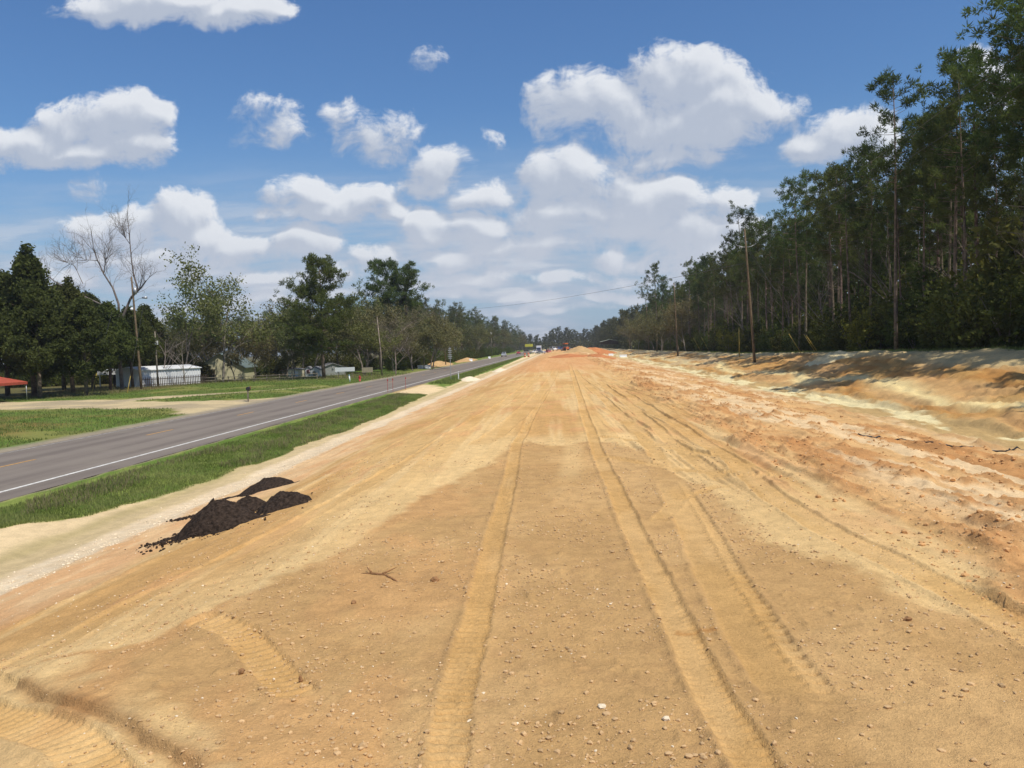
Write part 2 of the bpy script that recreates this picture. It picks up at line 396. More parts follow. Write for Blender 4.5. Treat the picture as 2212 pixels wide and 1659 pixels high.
# ------------------------------------------------------------------ ground shape
XK = [-400, -60, -30, -26.5, -25.6, -17, -16.5, -14, -12.5, -11, -9, -5.5, -4, 5, 7, 12, 15.5, 17, 21, 26, 28, 33, 400]
ZK = [-.6, -.7, -.85, -1.08, -1.16, -1.16, -1.15, -1.3, -1.5, -1.45, -1.05, -.25, 0, 0, -.15, -.9, -1.25, -1.2, -.3, 1.0, 1.3, 1.4, 1.5]
def base_z(x, y):
    z = np.interp(x, XK, ZK)
    k = np.interp(y, [20, 50, 130, 300], [1.25, 1.25, .65, .3])
    z = np.where((x > 17) & (z > -1.2), -1.2 + (z + 1.2) * (k * .75 + .2), z)
    far = np.clip((y - 420) / 300, 0, 1)
    return z * (1 - far) + (-0.9) * far
SOIL = [(-5.7, 7.8), (-4.9, 7.9), (-4.2, 8.9), (-3.9, 10.0), (-3.4, 11.1), (-3.2, 13), (-3.0, 15.8), (-2.3, 18.5), (-1.9, 21), (-1.75, 24.0), (-1.1, 24.9), (-.3, 24.2), (.4, 24.5), (1.5, 24.6), (2.2, 22.0), (2.5, 18.5), (2.8, 16.5), (3.0, 11.9), (3.7, 10.0), (4.2, 8.5), (5.4, 6.0), (6.5, 2), (6.5, -8), (-2.7, -8), (-2.2, 4.5), (-2.7, 5.6), (-3.2, 6.0), (-4.0, 6.6), (-5.1, 7.35)]
SCARP = [(-5.35, 7.6), (-5.0, 7.3), (-4.0, 6.6), (-3.2, 6.0), (-2.7, 5.6), (-2.3, 4.9), (-2.2, 4.2)]
def tline(pts):
    ys = np.array([p[1] for p in pts]); xs = np.array([p[0] for p in pts]); o = np.argsort(ys)
    return lambda y: np.interp(y, ys[o], xs[o])
# wheel tracks: (line, half width, y start, y end, depth, tread side, lug depth)
TRACKS = [
    (tline([(-0.85, 2), (-.92, 5.6), (-1.0, 6.8), (-1.02, 9.3), (-1.1, 11.9), (-1.2, 16.0), (-1.45, 24.4), (-1.3, 40), (-.4, 90)]), .155, -10, 60, .022, 'all', .011),
    (tline([(1.28, 2), (1.2, 5.6), (1.12, 6.7), (1.08, 9.2), (1.0, 13.3), (.85, 21.8), (.8, 33), (.85, 68), (1, 200)]), .17, -10, 130, .026, 'edge', .007),
    (tline([(2.2, 3), (1.85, 6.2), (1.8, 8.0), (1.83, 10.1), (2.0, 13.2), (2.15, 18.5)]), .30, 6.3, 18.2, .020, 'right', .012),
    (tline([(1.3, 13.0), (1.55, 13.8), (2.0, 15.2), (2.6, 15.9), (3.4, 17)]), .16, 13.0, 17, .012, 'all', .006),
    (tline([(2.3, 20), (2.4, 26), (2.1, 40), (1.4, 70), (1.2, 120)]), .22, 19, 110, .022, 'edge', .005),
    (tline([(3.2, 17), (3.0, 24), (3.0, 38), (2.6, 70)]), .2, 17, 70, .022, 'edge', .005),
    (tline([(-2.6, 24), (-1.9, 34), (-1.2, 60), (-.6, 120)]), .35, 24, 110, .018, 'none', 0),
    (tline([(-6.2, 8), (-5.2, 13), (-4.1, 22), (-3.2, 40), (-2, 90)]), .28, 4, 80, .020, 'none', 0),
    (tline([(-7.8, 9), (-7.0, 15), (-6.0, 24), (-4.6, 45)]), .25, 6, 45, .018, 'none', 0),
    (tline([(4.4, 7.0), (4.2, 9.5), (3.9, 12), (3.7, 15), (3.9, 20), (3.7, 30), (3.2, 60)]), .25, 5, 60, .022, 'edge', .007),
]
CROSS = [[(-4.1, 8.9), (-3.55, 8.5), (-2.9, 7.6), (-2.4, 6.9)], [(0.9, 21.5), (2.2, 19.5), (3.3, 18.0), (4.4, 17.3)], [(1.0, 26), (2.2, 24.5), (3.6, 20.5), (4.2, 18.8)]]
ARC = [(-7.2, 7.6), (-5.9, 7.35), (-4.8, 6.75), (-3.9, 6.1), (-3.1, 5.3), (-2.75, 4.6)]
def ground(x, y, want_col=False):
    z = base_z(x, y)
    on = sstep(x, -13.5, -12) * sstep(x, 30, 27)              # bare earth
    z = z + (fbm(x * .35, y * .35, 3, 2) - .5) * .12 * on
    dist = np.maximum(y, 1)
    # region weights
    wob = (fbm(x * .9, y * .5, 4, 5) - .5)
    soil = sstep(poly_sd(x + wob * 1.1 + (fbm(x * 5, y * 4, 3, 18) - .5) * .25, y + (fbm(x * .8, y * .8, 4, 8) - .5) * 2.2, SOIL), -.12, .16)
    mud = sstep(x + wob * 2.4, 4.6, 5.5) * sstep(x, 17.5, 15.0)
    bank = sstep(x + wob * 2.0, 15.5, 17.5) * sstep(x, 29, 27.5)
    # relief
    fine = (fbm(x * 9, y * 9, 3, 21, .6) - .5)
    med = (fbm(x * 2.2, y * 2.2, 4, 31) - .5)
    clod = np.clip(fbm(x * 5.5, y * 5.5, 2, 41, .6) - .66, 0, 1)
    rougharea = sstep(fbm(x * .7, y * .6, 3, 52), .50, .62)
    fade = np.exp(-dist / 45.0)
    dz = fine * .024 * fade + med * .026 + clod * .12 * (0.25 + rougharea) * soil * fade
    dz = dz + med * .05 * (1 - soil) * (1 - mud) * fade
    # coarse scraped ruts that run down the site, and heaved mud to the right
    run = fbm(x * 3.2 + y * .06, y * .16, 4, 61) - .5
    dz = dz + run * .055 * (1 - soil) * on
    rut = sstep(x, .9, 2.2) * sstep(x, 6.5, 5) * sstep(y, 14, 19) * sstep(y, 75, 50) * (1 - soil)
    dz = dz + rut * ((np.abs(fbm(x * 2.6 + y * .12, y * .09, 3, 64) - .5) - .1) * -.5 + (fbm(x * 7 + y * .25, y * .2, 2, 65) - .5) * .04)
    rdg = 1 - np.abs(fbm(x * .9 + y * .10, y * .17, 4, 71) * 2 - 1) * 2
    rdg2 = 1 - np.abs(fbm(x * 2.1 + y * .3, y * .55, 4, 77) * 2 - 1) * 2
    lump = np.clip(fbm(x * 1.5, y * 1.1, 4, 81, .6) - .52, 0, 1)
    dz = dz + mud * (np.clip(rdg, 0, 1) ** 2 * .09 + np.clip(rdg2, 0, 1) ** 2 * .06 + lump * .50 + np.clip(fbm(x * 4, y * 3, 3, 83, .6) - .55, 0, 1) * .22)
    ter = fbm(x * .55 + 3, y * .11 + x * .12, 3, 85)
    dz = dz + mud * (sstep(ter, .46, .49) * .035 + sstep(ter, .55, .575) * .035)
    rill = np.abs(fbm(y * .9 + x * .25, x * .22, 4, 91) - .5)
    tt = (x * .55 + y * .012 + fbm(x * .3, y * .12, 4, 97) * 4.0) % 1.0
    dz = dz + bank * (sstep(tt, .0, .12) * sstep(tt, 1.0, .25)) * .16
    dz = dz - bank * np.clip(.06 - rill, 0, 1) * 3.2 + bank * med * .22 + bank * (fbm(x * 1.2 + y * .4, y * .5, 4, 94) - .5) * .3
    colm = np.zeros(x.shape)                                    # packed yellow wheel tracks
    keep = np.ones(x.shape)
    for (fx, hw, y0, y1, dep, side, lug) in TRACKS:
        m = (y > y0 - 1) & (y < y1 + 1)
        if not m.any(): continue
        l = x - fx(y) - (fbm(y * .5, y * 0 + hw * 50, 2, 3) - .5) * .05 + (fbm(x * 7, y * 5, 3, 66) - .5) * .05
        m &= np.abs(l) < 1.2
        lm = l[m]; ym = y[m]; al = np.abs(lm)
        en = sstep(ym, y0, y0 + 1.0) * sstep(ym, y1, y1 - (y1 - y0) * .25)
        flat = sstep(al, hw * 1.05, hw * .9)
        brm = np.exp(-((al - hw * 1.12) / (.045)) ** 2)
        h = -dep * flat + dep * .9 * brm * (0.6 + .8 * vnoise(ym * 3, lm * 0, 5))
        pit_ = .125
        if side == 'all':
            wv = .35 - (.5 + .5 * np.sin(2 * np.pi * (ym / pit_ + al * 1.6 + (fbm(lm * 6, ym * 2, 2, 12) - .5) * .5))) ** 3; h = h + lug * 4.2 * wv * flat * sstep(al, hw * .05, hw * .2) * (.45 + .9 * fbm(ym * .5, lm * 0, 2, 15))
        elif side == 'edge':
            wv = .35 - (.5 + .5 * np.sin(2 * np.pi * (ym / pit_ - al * 1.2 + (fbm(lm * 6, ym * 2, 2, 12) - .5) * .4))) ** 3; h = h + lug * 4.6 * wv * flat * sstep(al, hw * .30, hw * .5) * (.5 + .8 * fbm(ym * .4, lm * 0 + 3, 2, 15))
        elif side == 'right':
            wv = .35 - (.5 + .5 * np.sin(2 * np.pi * (ym / .19 + lm * 1.1))) ** 3; h = h + lug * 4.2 * wv * flat * sstep(lm, hw * .25, hw * .4)
            h = h + .016 * np.exp(-((lm - hw * .5) / .03) ** 2)
        flat2 = flat * en
        keepm = 1 - flat2
        dz[m] = dz[m] * (keepm * .75 + .25) + h * en
        colm[m] = np.maximum(colm[m], flat2 * (.62 + .5 * fbm(lm * 3, ym * .5, 3, 67)) * (.95 if lug else .55))
    for line in CROSS + [ARC]:
        bx = [min(p[0] for p in line) - 1, max(p[0] for p in line) + 1]; by = [min(p[1] for p in line) - 1, max(p[1] for p in line) + 1]
        m = (x > bx[0]) & (x < bx[1]) & (y > by[0]) & (y < by[1])
        if not m.any(): continue
        d, al, sd = line_d(x[m], y[m], line)
        hw = .20 if line is not ARC else .22
        fl = sstep(d, hw, hw * .85)
        dep = .02 if line is not ARC else .035
        lug = (.35 - (.5 + .5 * np.sin(2 * np.pi * (al / .13 + d * 1.4))) ** 3) * .030
        dz[m] = dz[m] * (1 - fl * .85) - dep * fl + lug * fl + .022 * np.exp(-((d - hw * 1.15) / .04) ** 2)
        colm[m] = np.maximum(colm[m], fl * .8)
    # low scarp where the graded soil was cut, bottom left
    m = (x > -6.5) & (x < -1.5) & (y > 3.2) & (y < 8.6)
    scarp_shade = np.zeros(x.shape)
    if m.any():
        d, al, sd = line_d(x[m] + (fbm(x[m] * 3, y[m] * 3, 2, 19) - .5) * .12, y[m], SCARP)
        s = d * sd
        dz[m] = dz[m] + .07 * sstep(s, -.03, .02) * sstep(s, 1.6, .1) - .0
        scarp_shade[m] = np.exp(-(s / .09) ** 2)
    # ledge where loose soil ends against the sand, right of centre
    lawn = sstep(x, -25.9, -27.0)
    verge = sstep(x, -17.2, -16.4) * sstep(x, -12.2, -13.4)
    dz = dz * on + (fbm(x * 1.2, y * 1.2, 3, 7) - .5) * .08 * np.maximum(lawn, verge) * sstep(x, -13, -13.4)
    dz = np.where((x > -25.9) & (x < -16.9), 0, dz)
    z = z + dz
    if not want_col: return z
    def C(r, g_, b_): return np.array(srgb(r, g_, b_)[:3])
    def mx(c, k, w): return c * (1 - w[..., None]) + k * w[..., None]
    n1 = fbm(x * .5, y * .12, 4, 101); n2 = fbm(x * 1.6, y * .5, 4, 111); n3 = fbm(x * .12, y * .05, 3, 121); n4 = fbm(x * 6, y * 6, 3, 131)
    stripe = fbm(x * 1.8 + y * .03, y * .06, 4, 141)
    sand = C(214, 175, 117); sand2 = C(202, 159, 102); sandp = C(222, 188, 134)
    c = np.broadcast_to(sand, x.shape + (3,)).copy()
    c = mx(c, sand2, sstep(n1, .42, .62))
    c = mx(c, sandp, sstep(stripe, .52, .66) * .8)
    c = mx(c, C(212, 158, 108), sstep(n2, .55, .72) * .5)
    c = mx(c, C(214, 156, 106), sstep(y, 60, 110) * sstep(n3, .3, .6) * .6)
    # left foot of the bed: pinkish clay, white gravel, pale sand ditch
    w = sstep(x + wob * 1.6, -7.4, -8.6); c = mx(c, C(224, 186, 138), w)
    c = mx(c, C(216, 166, 116), w * sstep(n2, .46, .62) * .7)
    w = sstep(x + wob * 1.0, -10.1, -10.6); c = mx(c, C(226, 202, 166), w); c = mx(c, C(232, 214, 184), w * sstep(n4, .5, .7) * .5)
    w = sstep(x + wob * .7, -11.4, -11.8); c = mx(c, C(205, 182, 138), w)
    w = sstep(x + wob * .7, -12.2, -12.7); c = mx(c, C(184, 166, 118), w * .8)
    w = sstep(x + wob * .8, -12.6, -13.2); c = mx(c, C(226, 200, 156), w)
    # graded brown soil in front
    bs = mx(np.broadcast_to(C(193, 154, 102), x.shape + (3,)).copy(), C(204, 165, 112), sstep(fbm(x * .8, y * .5, 4, 151), .42, .62))
    bs = mx(bs, C(205, 158, 104), sstep(fbm(x * 1.1, y * .6, 4, 155), .5, .66) * sstep(x, .5, -2.5) * .7)
    bs = mx(bs, C(176, 138, 94), sstep(n4, .52, .75) * .35)
    sdl = poly_sd(x + wob * 1.1, y + (fbm(x * .8, y * .8, 4, 8) - .5) * 2.2, SOIL)
    c = mx(c, C(226, 192, 136), sstep(sdl, -2.6, -.2) * (1 - mud) * .75 * sstep(x, -8, -6))
    soilw = soil * .97
    c = c * (1 - soilw[..., None]) + bs * soilw[..., None]
    c = mx(c, C(224, 188, 132), sstep(np.abs(x - .1 - (y - 20) * .03), .38, .1) * sstep(y, 17, 19) * sstep(y, 24.5, 23.5) * .55)
    trk = mx(np.broadcast_to(C(204, 162, 102), x.shape + (3,)).copy(), C(216, 176, 118), sstep(n2, .4, .6))
    c = c * (1 - (colm * .8)[..., None]) + trk * (colm * .8)[..., None]
    c = mx(c, C(150, 108, 68), scarp_shade * .6)  # shade on the scarp face, painted into the soil colour
    # a rust-coloured smear across the right wheel track
    c = mx(c, C(186, 130, 70), sstep(poly_sd(x + (fbm(x * 12, y * 9, 3, 17) - .5) * .2, y + (fbm(x * 9, y * 12, 3, 16) - .5) * .16, [(1.05, 8.26), (1.42, 8.22), (1.48, 8.36), (1.04, 8.36)]), -.03, .05) * .6)
    # heaved mud: orange-red broken by flat whitish pans
    mc = mx(np.broadcast_to(C(214, 172, 118), x.shape + (3,)).copy(), C(196, 146, 94), sstep(fbm(x * .8, y * .25, 4, 161), .46, .62))
    mc = mx(mc, C(180, 128, 80), np.clip(lump * 6, 0, 1) * .6)
    pan = sstep(fbm(x * .55 + y * .03, y * .10, 4, 171, .45), .45, .52) * sstep(x, 5.4, 7.2)
    mc = mx(mc, C(226, 196, 152), pan * .95 * (1 - np.clip(lump * 7, 0, 1)))
    mc = mx(mc, C(206, 176, 130), sstep(x, 12.5, 15) * .5)
    c = mx(c, mc, mud)
    # pale ditch and the striped cut bank
    w = sstep(x + wob * 2.2, 14.2, 15.2)
    dn = fbm(x * 1.0, y * .25, 4, 181)
    dc = mx(np.broadcast_to(C(188, 158, 108), x.shape + (3,)).copy(), C(228, 212, 164), sstep(dn, .44, .54) * sstep(x, 18.5, 16.8))
    c = mx(c, dc, w)
    bw = fbm(x * .9 + y * .10, y * .05, 3, 191)
    w = sstep(x + wob * 1.2, 17.2, 18.0)
    bc = mx(np.broadcast_to(C(196, 152, 92), x.shape + (3,)).copy(), C(180, 132, 76), sstep(n2, .45, .65))
    bc = mx(bc, C(206, 166, 116), sstep(n1, .45, .62) * .6)
    wx = x + (fbm(y * .08, x * .2, 3, 195) - .5) * 6.0
    bc = mx(bc, C(230, 208, 152), np.exp(-((wx - 20.3) / .75) ** 2) * .95)
    bc = mx(bc, C(208, 188, 140), sstep(wx, 24.6, 26.4) * .8)
    bc = mx(bc, C(196, 180, 142), sstep(y, 105, 150) * sstep(n1, .3, .6) * .7)
    c = mx(c, bc, w)
    # ground under the forest
    w = sstep(x + wob * 1.5, 27.4, 28.2); c = mx(c, C(150, 140, 100), w)
    c = mx(c, C(104, 118, 50), w * sstep(n2, .46, .56)); 
    w = sstep(x + wob * 2, 29.0, 30.5); c = mx(c, C(86, 72, 48), w)
    # verge grass
    gsoil = mx(np.broadcast_to(C(100, 124, 50), x.shape + (3,)).copy(), C(130, 142, 70), sstep(n2, .45, .65))
    gap = sstep(y + wob * 5, 77, 79.5) * sstep(y + wob * 5 + (x + 17) * 2.2, 100, 96)
    gx = np.interp(y, [-50, 19.9, 22.3, 26.5, 34, 49, 76, 110, 160, 250, 420], [-14.8, -14.3, -13.4, -12.9, -12.5, -12.2, -13.0, -13.2, -13.0, -14.0, -16.0])
    vw = sstep(x, -16.75, -16.55) * sstep(x + wob * .9, gx + .1, gx - .15) * (1 - gap)
    c = mx(c, C(188, 160, 112), sstep(x, -16, -16.3) * gap + 0 * x)
    c = mx(c, gsoil, vw)
    w = sstep(x + wob * .15, -16.55, -16.7); c = mx(c, C(150, 140, 118), w)
    # left side: gravel edge, lawn and the two driveways
    w = sstep(x + wob * .6, -26.3, -26.55)
    yl = fbm(x * .25, y * .25, 4, 201)
    lc_ = mx(np.broadcast_to(C(98, 122, 50), x.shape + (3,)).copy(), C(126, 128, 68), sstep(yl, .48, .62))
    near = sstep(y, 62, 52) * sstep(x, -28, -31)
    lc_ = mx(lc_, C(138, 112, 66), near * sstep(fbm(x * .3, y * .5, 4, 205), .42, .6) * .75)
    lc_ = mx(lc_, C(96, 82, 56), sstep(x, -46, -52) * sstep(y, 78, 86) * .8)
    c = mx(c, lc_, w)
    wx_ = x + wob * 1.5; wy_ = y + wob * 2
    g1 = poly_sd(wx_, wy_, [(-26.2, 55), (-29, 60.2), (-36, 62), (-46, 64.5), (-80, 66), (-80, 77), (-55, 75), (-47, 76.5), (-41, 75), (-40, 79), (-33, 84), (-28, 92), (-26.2, 104), (-26.2, 101), (-29.5, 88), (-35, 78.5), (-38.5, 72), (-33, 69), (-29, 70), (-26.2, 76)])
    dv = sstep(g1, -.2, .3)
    dcg = mx(np.broadcast_to(C(172, 156, 126), x.shape + (3,)).copy(), C(198, 178, 138), sstep(fbm(x * .3, y * .3, 3, 211), .42, .6))
    c = mx(c, dcg, dv * sstep(x, -26, -26.3))
    c = mx(c, C(154, 142, 122), sstep(x, -25.4, -25.6) * sstep(x, -26.7, -26.3))
    return z, c, vw, dv

def grid_lines():
    xs = [np.concatenate([np.arange(-7.0, -5.6, .036), np.arange(-5.6, 4.3, .0215), np.arange(4.31, 7.0, .036)])]
    def prog(a, b, d0, g):
        o = []; v = a; d = d0
        while v < b: v += d; d = min(d * g, 60); o.append(v)
        return np.array(o)
    r = prog(7.0, 20, .055, 1.010); r2 = prog(r[-1], 34, .2, 1.01); r3 = prog(r2[-1], 1800, .3, 1.10)
    l = -prog(7.0, 18, .055, 1.014); l2 = -prog(-l[-1], 60, .18, 1.02); l3 = -prog(-l2[-1], 1800, 1.0, 1.10)
    xs = np.sort(np.concatenate([xs[0], r, r2, r3, l, l2, l3]))
    ys = [3.6]
    while ys[-1] < 36: ys.append(ys[-1] + max(.021, ys[-1] * .0036))
    while ys[-1] < 130: ys.append(ys[-1] + ys[-1] * .0062)
    while ys[-1] < 3000: ys.append(ys[-1] * 1.02)
    yb = -prog(-3.6, 0, .1, 1.1); yb = 3.6 - np.cumsum(.08 * 1.12 ** np.arange(60)); yb = yb[yb > -300]
    return xs, np.sort(np.concatenate([np.array(ys), yb]))
gxs, gys = grid_lines()
GX, GY = np.meshgrid(gxs, gys)
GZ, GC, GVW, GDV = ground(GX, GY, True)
nx, ny = len(gxs), len(gys); print('GRID', nx, ny, nx * ny)
V = np.stack([GX, GY, GZ], -1).reshape(-1, 3)
ii = (np.arange(ny - 1)[:, None] * nx + np.arange(nx - 1)[None]).ravel()
FQ = np.stack([ii, ii + 1, ii + nx + 1, ii + nx], -1)
M_ground = bpy.data.materials.new('earth'); M_ground.use_nodes = True
t = NT(M_ground.node_tree); b = M_ground.node_tree.nodes['Principled BSDF']
at = t.n('ShaderNodeAttribute'); at.attribute_name = 'ground_colour'
tcn = t.n('ShaderNodeTexCoord')
o_ = tcn.outputs['Object']
na = t.noise(o_, scale=26, detail=6, rough=0.7); nb = t.noise(o_, scale=3.1, detail=6, rough=0.6); nc = t.noise(o_, scale=0.45, detail=4)
vm = t.math('ADD', t.math('ADD', t.ramp(na, .3, .7, -.10, .10), t.ramp(nb, .3, .7, -.08, .08)), t.ramp(nc, .3, .7, -.05, .05))
fac = t.math('ADD', t.math('ADD', vm, 0.925), t.ramp(t.noise(o_, scale=120, detail=2), .35, .65, -.05, .05))
cc = t.vec('SCALE', at.outputs['Color']); t.t.nodes[-1].inputs['Scale'].default_value = 1; t.link(fac, t.t.nodes[-1].inputs['Scale'])
t.link(cc, b.inputs['Base Color'])
b.inputs['Roughness'].default_value = 0.95; b.inputs['Specular IOR Level'].default_value = 0.1
bp = t.n('ShaderNodeBump'); bp.inputs['Strength'].default_value = 0.8; bp.inputs['Distance'].default_value = 0.032
t.link(t.math('ADD', t.math('ADD', na, t.math('MULTIPLY', t.noise(o_, scale=75, detail=3), .5)), t.math('MULTIPLY', nb, 1.5)), bp.inputs['Height']); t.link(bp.outputs[0], b.inputs['Normal'])
gg = Geo().add(V, FQ)
gme = gg.mesh('ground', M_ground, smooth=True)
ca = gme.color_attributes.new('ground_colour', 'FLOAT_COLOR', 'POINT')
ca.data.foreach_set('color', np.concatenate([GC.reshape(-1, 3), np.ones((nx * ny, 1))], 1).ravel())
tag(part('ground', gme), 'bare sandy earthworks bed with ditches, cut bank and grassy lawns beside it', kind='structure')
def gz(x, y):
    return float(ground(np.array([[float(x)]]), np.array([[float(y)]]))[0, 0])
def gzv(x, y):
    return ground(np.asarray(x, float).reshape(1, -1), np.asarray(y, float).reshape(1, -1))[0]

# ------------------------------------------------------------------ road
def strip(name, x0, x1, y0, y1, z, m, n=200, nxs=2, edge=0):
    ys = np.geomspace(max(1, y0 + 60), y1 + 60, n) - 60
    xs = np.linspace(x0, x1, nxs)
    X, Y = np.meshgrid(xs, ys); Z = np.full(X.shape, z) - ((X + 21.7) / 3.8) ** 2 * .02
    if edge:
        X[:, 0] += (fbm(Y[:, 0] * .8, Y[:, 0] * 0, 3, 9) - .5) * edge
        X[:, -1] += (fbm(Y[:, 0] * .8, Y[:, 0] * 0 + 4, 3, 9) - .5) * edge
    i = (np.arange(n - 1)[:, None] * nxs + np.arange(nxs - 1)).ravel()
    return Geo().add(np.stack([X, Y, Z], -1), np.stack([i, i + 1, i + nxs + 1, i + nxs], -1)).mesh(name, m, smooth=True)
M_asph = bpy.data.materials.new('asphalt'); M_asph.use_nodes = True
t = NT(M_asph.node_tree); b = M_asph.node_tree.nodes['Principled BSDF']
tcn = t.n('ShaderNodeTexCoord'); mp = t.n('ShaderNodeMapping'); mp.inputs['Scale'].default_value = (1, .04, 1); t.link(tcn.outputs['Object'], mp.inputs[0])
sp = t.n('ShaderNodeSeparateXYZ'); t.link(tcn.outputs['Object'], sp.inputs[0])
st = t.noise(mp.outputs[0], scale=1.1, detail=5, rough=.6)
cc = t.mix(t.ramp(st, .35, .65), (0.145, 0.118, 0.096, 1), (0.20, 0.165, 0.135, 1))
cc = t.mix(t.ramp(t.noise(tcn.outputs['Object'], scale=.35, detail=6, rough=.65), .42, .72, 0, .55), cc, (0.235, 0.20, 0.155, 1))
# wheel paths polished paler
wv = t.math('SINE', t.math('MULTIPLY_ADD', sp.outputs[0], 3.45, 0.6))
cc = t.mix(t.ramp(wv, -.6, 1, 0, .45), cc, (0.225, 0.19, 0.155, 1))
cc = t.mix(t.ramp(t.noise(tcn.outputs['Object'], scale=40, detail=3), .45, .8, 0, .5), cc, (0.24, 0.205, 0.175, 1))
t.link(cc, b.inputs['Base Color']); b.inputs['Roughness'].default_value = .85; b.inputs['Specular IOR Level'].default_value = .25
tag(part('road', strip('road', -25.6, -16.65, -40, 1000, -1.10, M_asph, 300, 12, .12)), 'two lane grey asphalt road left of the earthworks', kind='structure')
M_line = mat('road_white_paint', (0.60, 0.58, 0.53), .7, .3, var=.25, scale=6)
M_yline = mat('road_yellow_paint', (0.50, 0.27, 0.07), .7, .3, var=.3, scale=5)
tag(part('edge_line', strip('edge_line', -17.88, -17.72, -40, 700, -1.096, M_line, 200, 2)), 'white painted edge line of the road', kind='structure')
tag(part('far_edge_line', strip('far_edge_line', -25.32, -25.2, -40, 700, -1.096, mat('worn_white_paint', (.32, .30, .27), .7, .3, var=.4, scale=3), 200, 2)), 'worn white edge line on the far side of the road', kind='structure')
dm = Geo()
dm.add([(-.07, 0, 0), (.07, 0, 0), (.07, 3.0, 0), (-.07, 3.0, 0)], [(0, 1, 2, 3)])
dme = dm.mesh('road_dash', M_yline)
for k in range(-2, 30):
    o = part('road_dash', dme, None, (-22.0, 30.0 + 12.2 * k, -1.0945)); tag(o, kind='structure'); o['group'] = 'yellow dashes of the centre line'

# ------------------------------------------------------------------ grass blades (stuff)
def grass_blades(xs, ys, h, w, seed=0):
    n = len(xs); r = np.random.RandomState(seed)
    z = gzv(xs, ys)
    a = r.rand(n) * 2 * np.pi; hh = h * (.5 + r.rand(n)); ww = w * (.6 + .8 * r.rand(n))
    lean = (r.rand(n, 2) - .5) * hh[:, None] * 1.1
    b0 = np.stack([xs - np.cos(a) * ww, ys - np.sin(a) * ww, z - .02], -1)
    b1 = np.stack([xs + np.cos(a) * ww, ys + np.sin(a) * ww, z - .02], -1)
    tp = np.stack([xs + lean[:, 0], ys + lean[:, 1], z + hh], -1)
    V = np.stack([b0, b1, tp], 1).reshape(-1, 3)
    return V, np.arange(3 * n).reshape(-1, 3)
M_grass = mat('grass_blades', (0.15, 0.195, 0.045), .7, .15, scale=.55, transl=.4, col2=(0.30, 0.32, 0.11))
M_dry = mat('dry_grass', (0.22, 0.19, 0.10), .8, .1, scale=2, transl=.2)
r = np.random.RandomState(5)
n = 150000
ys = 6 + (r.rand(n) ** 1.7) * 74; gx_ = np.interp(ys, [-50, 19.9, 22.3, 26.5, 34, 49, 76], [-14.8, -14.3, -13.4, -12.9, -12.5, -12.2, -13.0])
xs = -15.95 + r.rand(n) ** .95 * (gx_ + .15 + 15.95)
wob = fbm(xs * .9, ys * .5, 4, 5) - .5
k = (xs + wob * .9 < gx_ + .05) & (ys + wob * 5 < 78.5)
V_, F_ = grass_blades(xs[k], ys[k], .08, .012, 1)
tag(part('grass', Geo().add(V_, F_).mesh('grass', M_grass)), 'green roadside grass strip between the road and the sand', 'grass', kind='stuff')
kd = k & (fbm(xs * 1.1, ys * .35, 4, 222) > .54) & (r.rand(len(xs)) < .22)
V_, F_ = grass_blades(xs[kd], ys[kd], .17, .012, 21)
tag(part('dry_grass', Geo().add(V_, F_).mesh('dry_grass', M_dry)), 'straw coloured stems among the roadside grass', 'grass', kind='stuff')
n = 26000
ys = 97 + r.rand(n) * 200; xs = -16.0 + r.rand(n) * 2.6
V_, F_ = grass_blades(xs[xs < -13.3 - (ys - 110) * .008], ys[xs < -13.3 - (ys - 110) * .008], .2, .03, 2)
tag(part('grass', Geo().add(V_, F_).mesh('grass', M_grass)), 'green grass strip beyond the gravel entrance', 'grass', kind='stuff')
n = 90000
ys = 34 + r.rand(n) ** 1.2 * 95; xs = -26.7 - r.rand(n) ** 1.3 * 33
zz_, c_, v_, d_ = ground(xs[None], ys[None], True)
k = (d_[0] < .2) & (fbm(xs * .25, ys * .25, 3, 201) < .66)
V_, F_ = grass_blades(xs[k], ys[k], .11, .028, 3)
tag(part('grass', Geo().add(V_, F_).mesh('grass', M_grass)), 'mown lawn grass on the far side of the road', 'grass', kind='stuff')
n = 9000
ys = 30 + r.rand(n) * 150; xs = 27.5 + r.rand(n) * 2.6
V_, F_ = grass_blades(xs, ys, .16, .03, 4)
tag(part('grass', Geo().add(V_, F_).mesh('grass', M_grass)), 'sparse grass along the top of the right bank', 'grass', kind='stuff')
n = 14000
ys = 82 + r.rand(n) * 60; xs = -62 + r.rand(n) * 36
k = (xs < -49) | (ys > 112)
V_, F_ = grass_blades(xs[k], ys[k], .35, .02, 6)
tag(part('dry_grass', Geo().add(V_, F_).mesh('dry_grass', M_dry)), 'tall tan dry weeds at the edge of the left woods', 'weeds', kind='stuff')

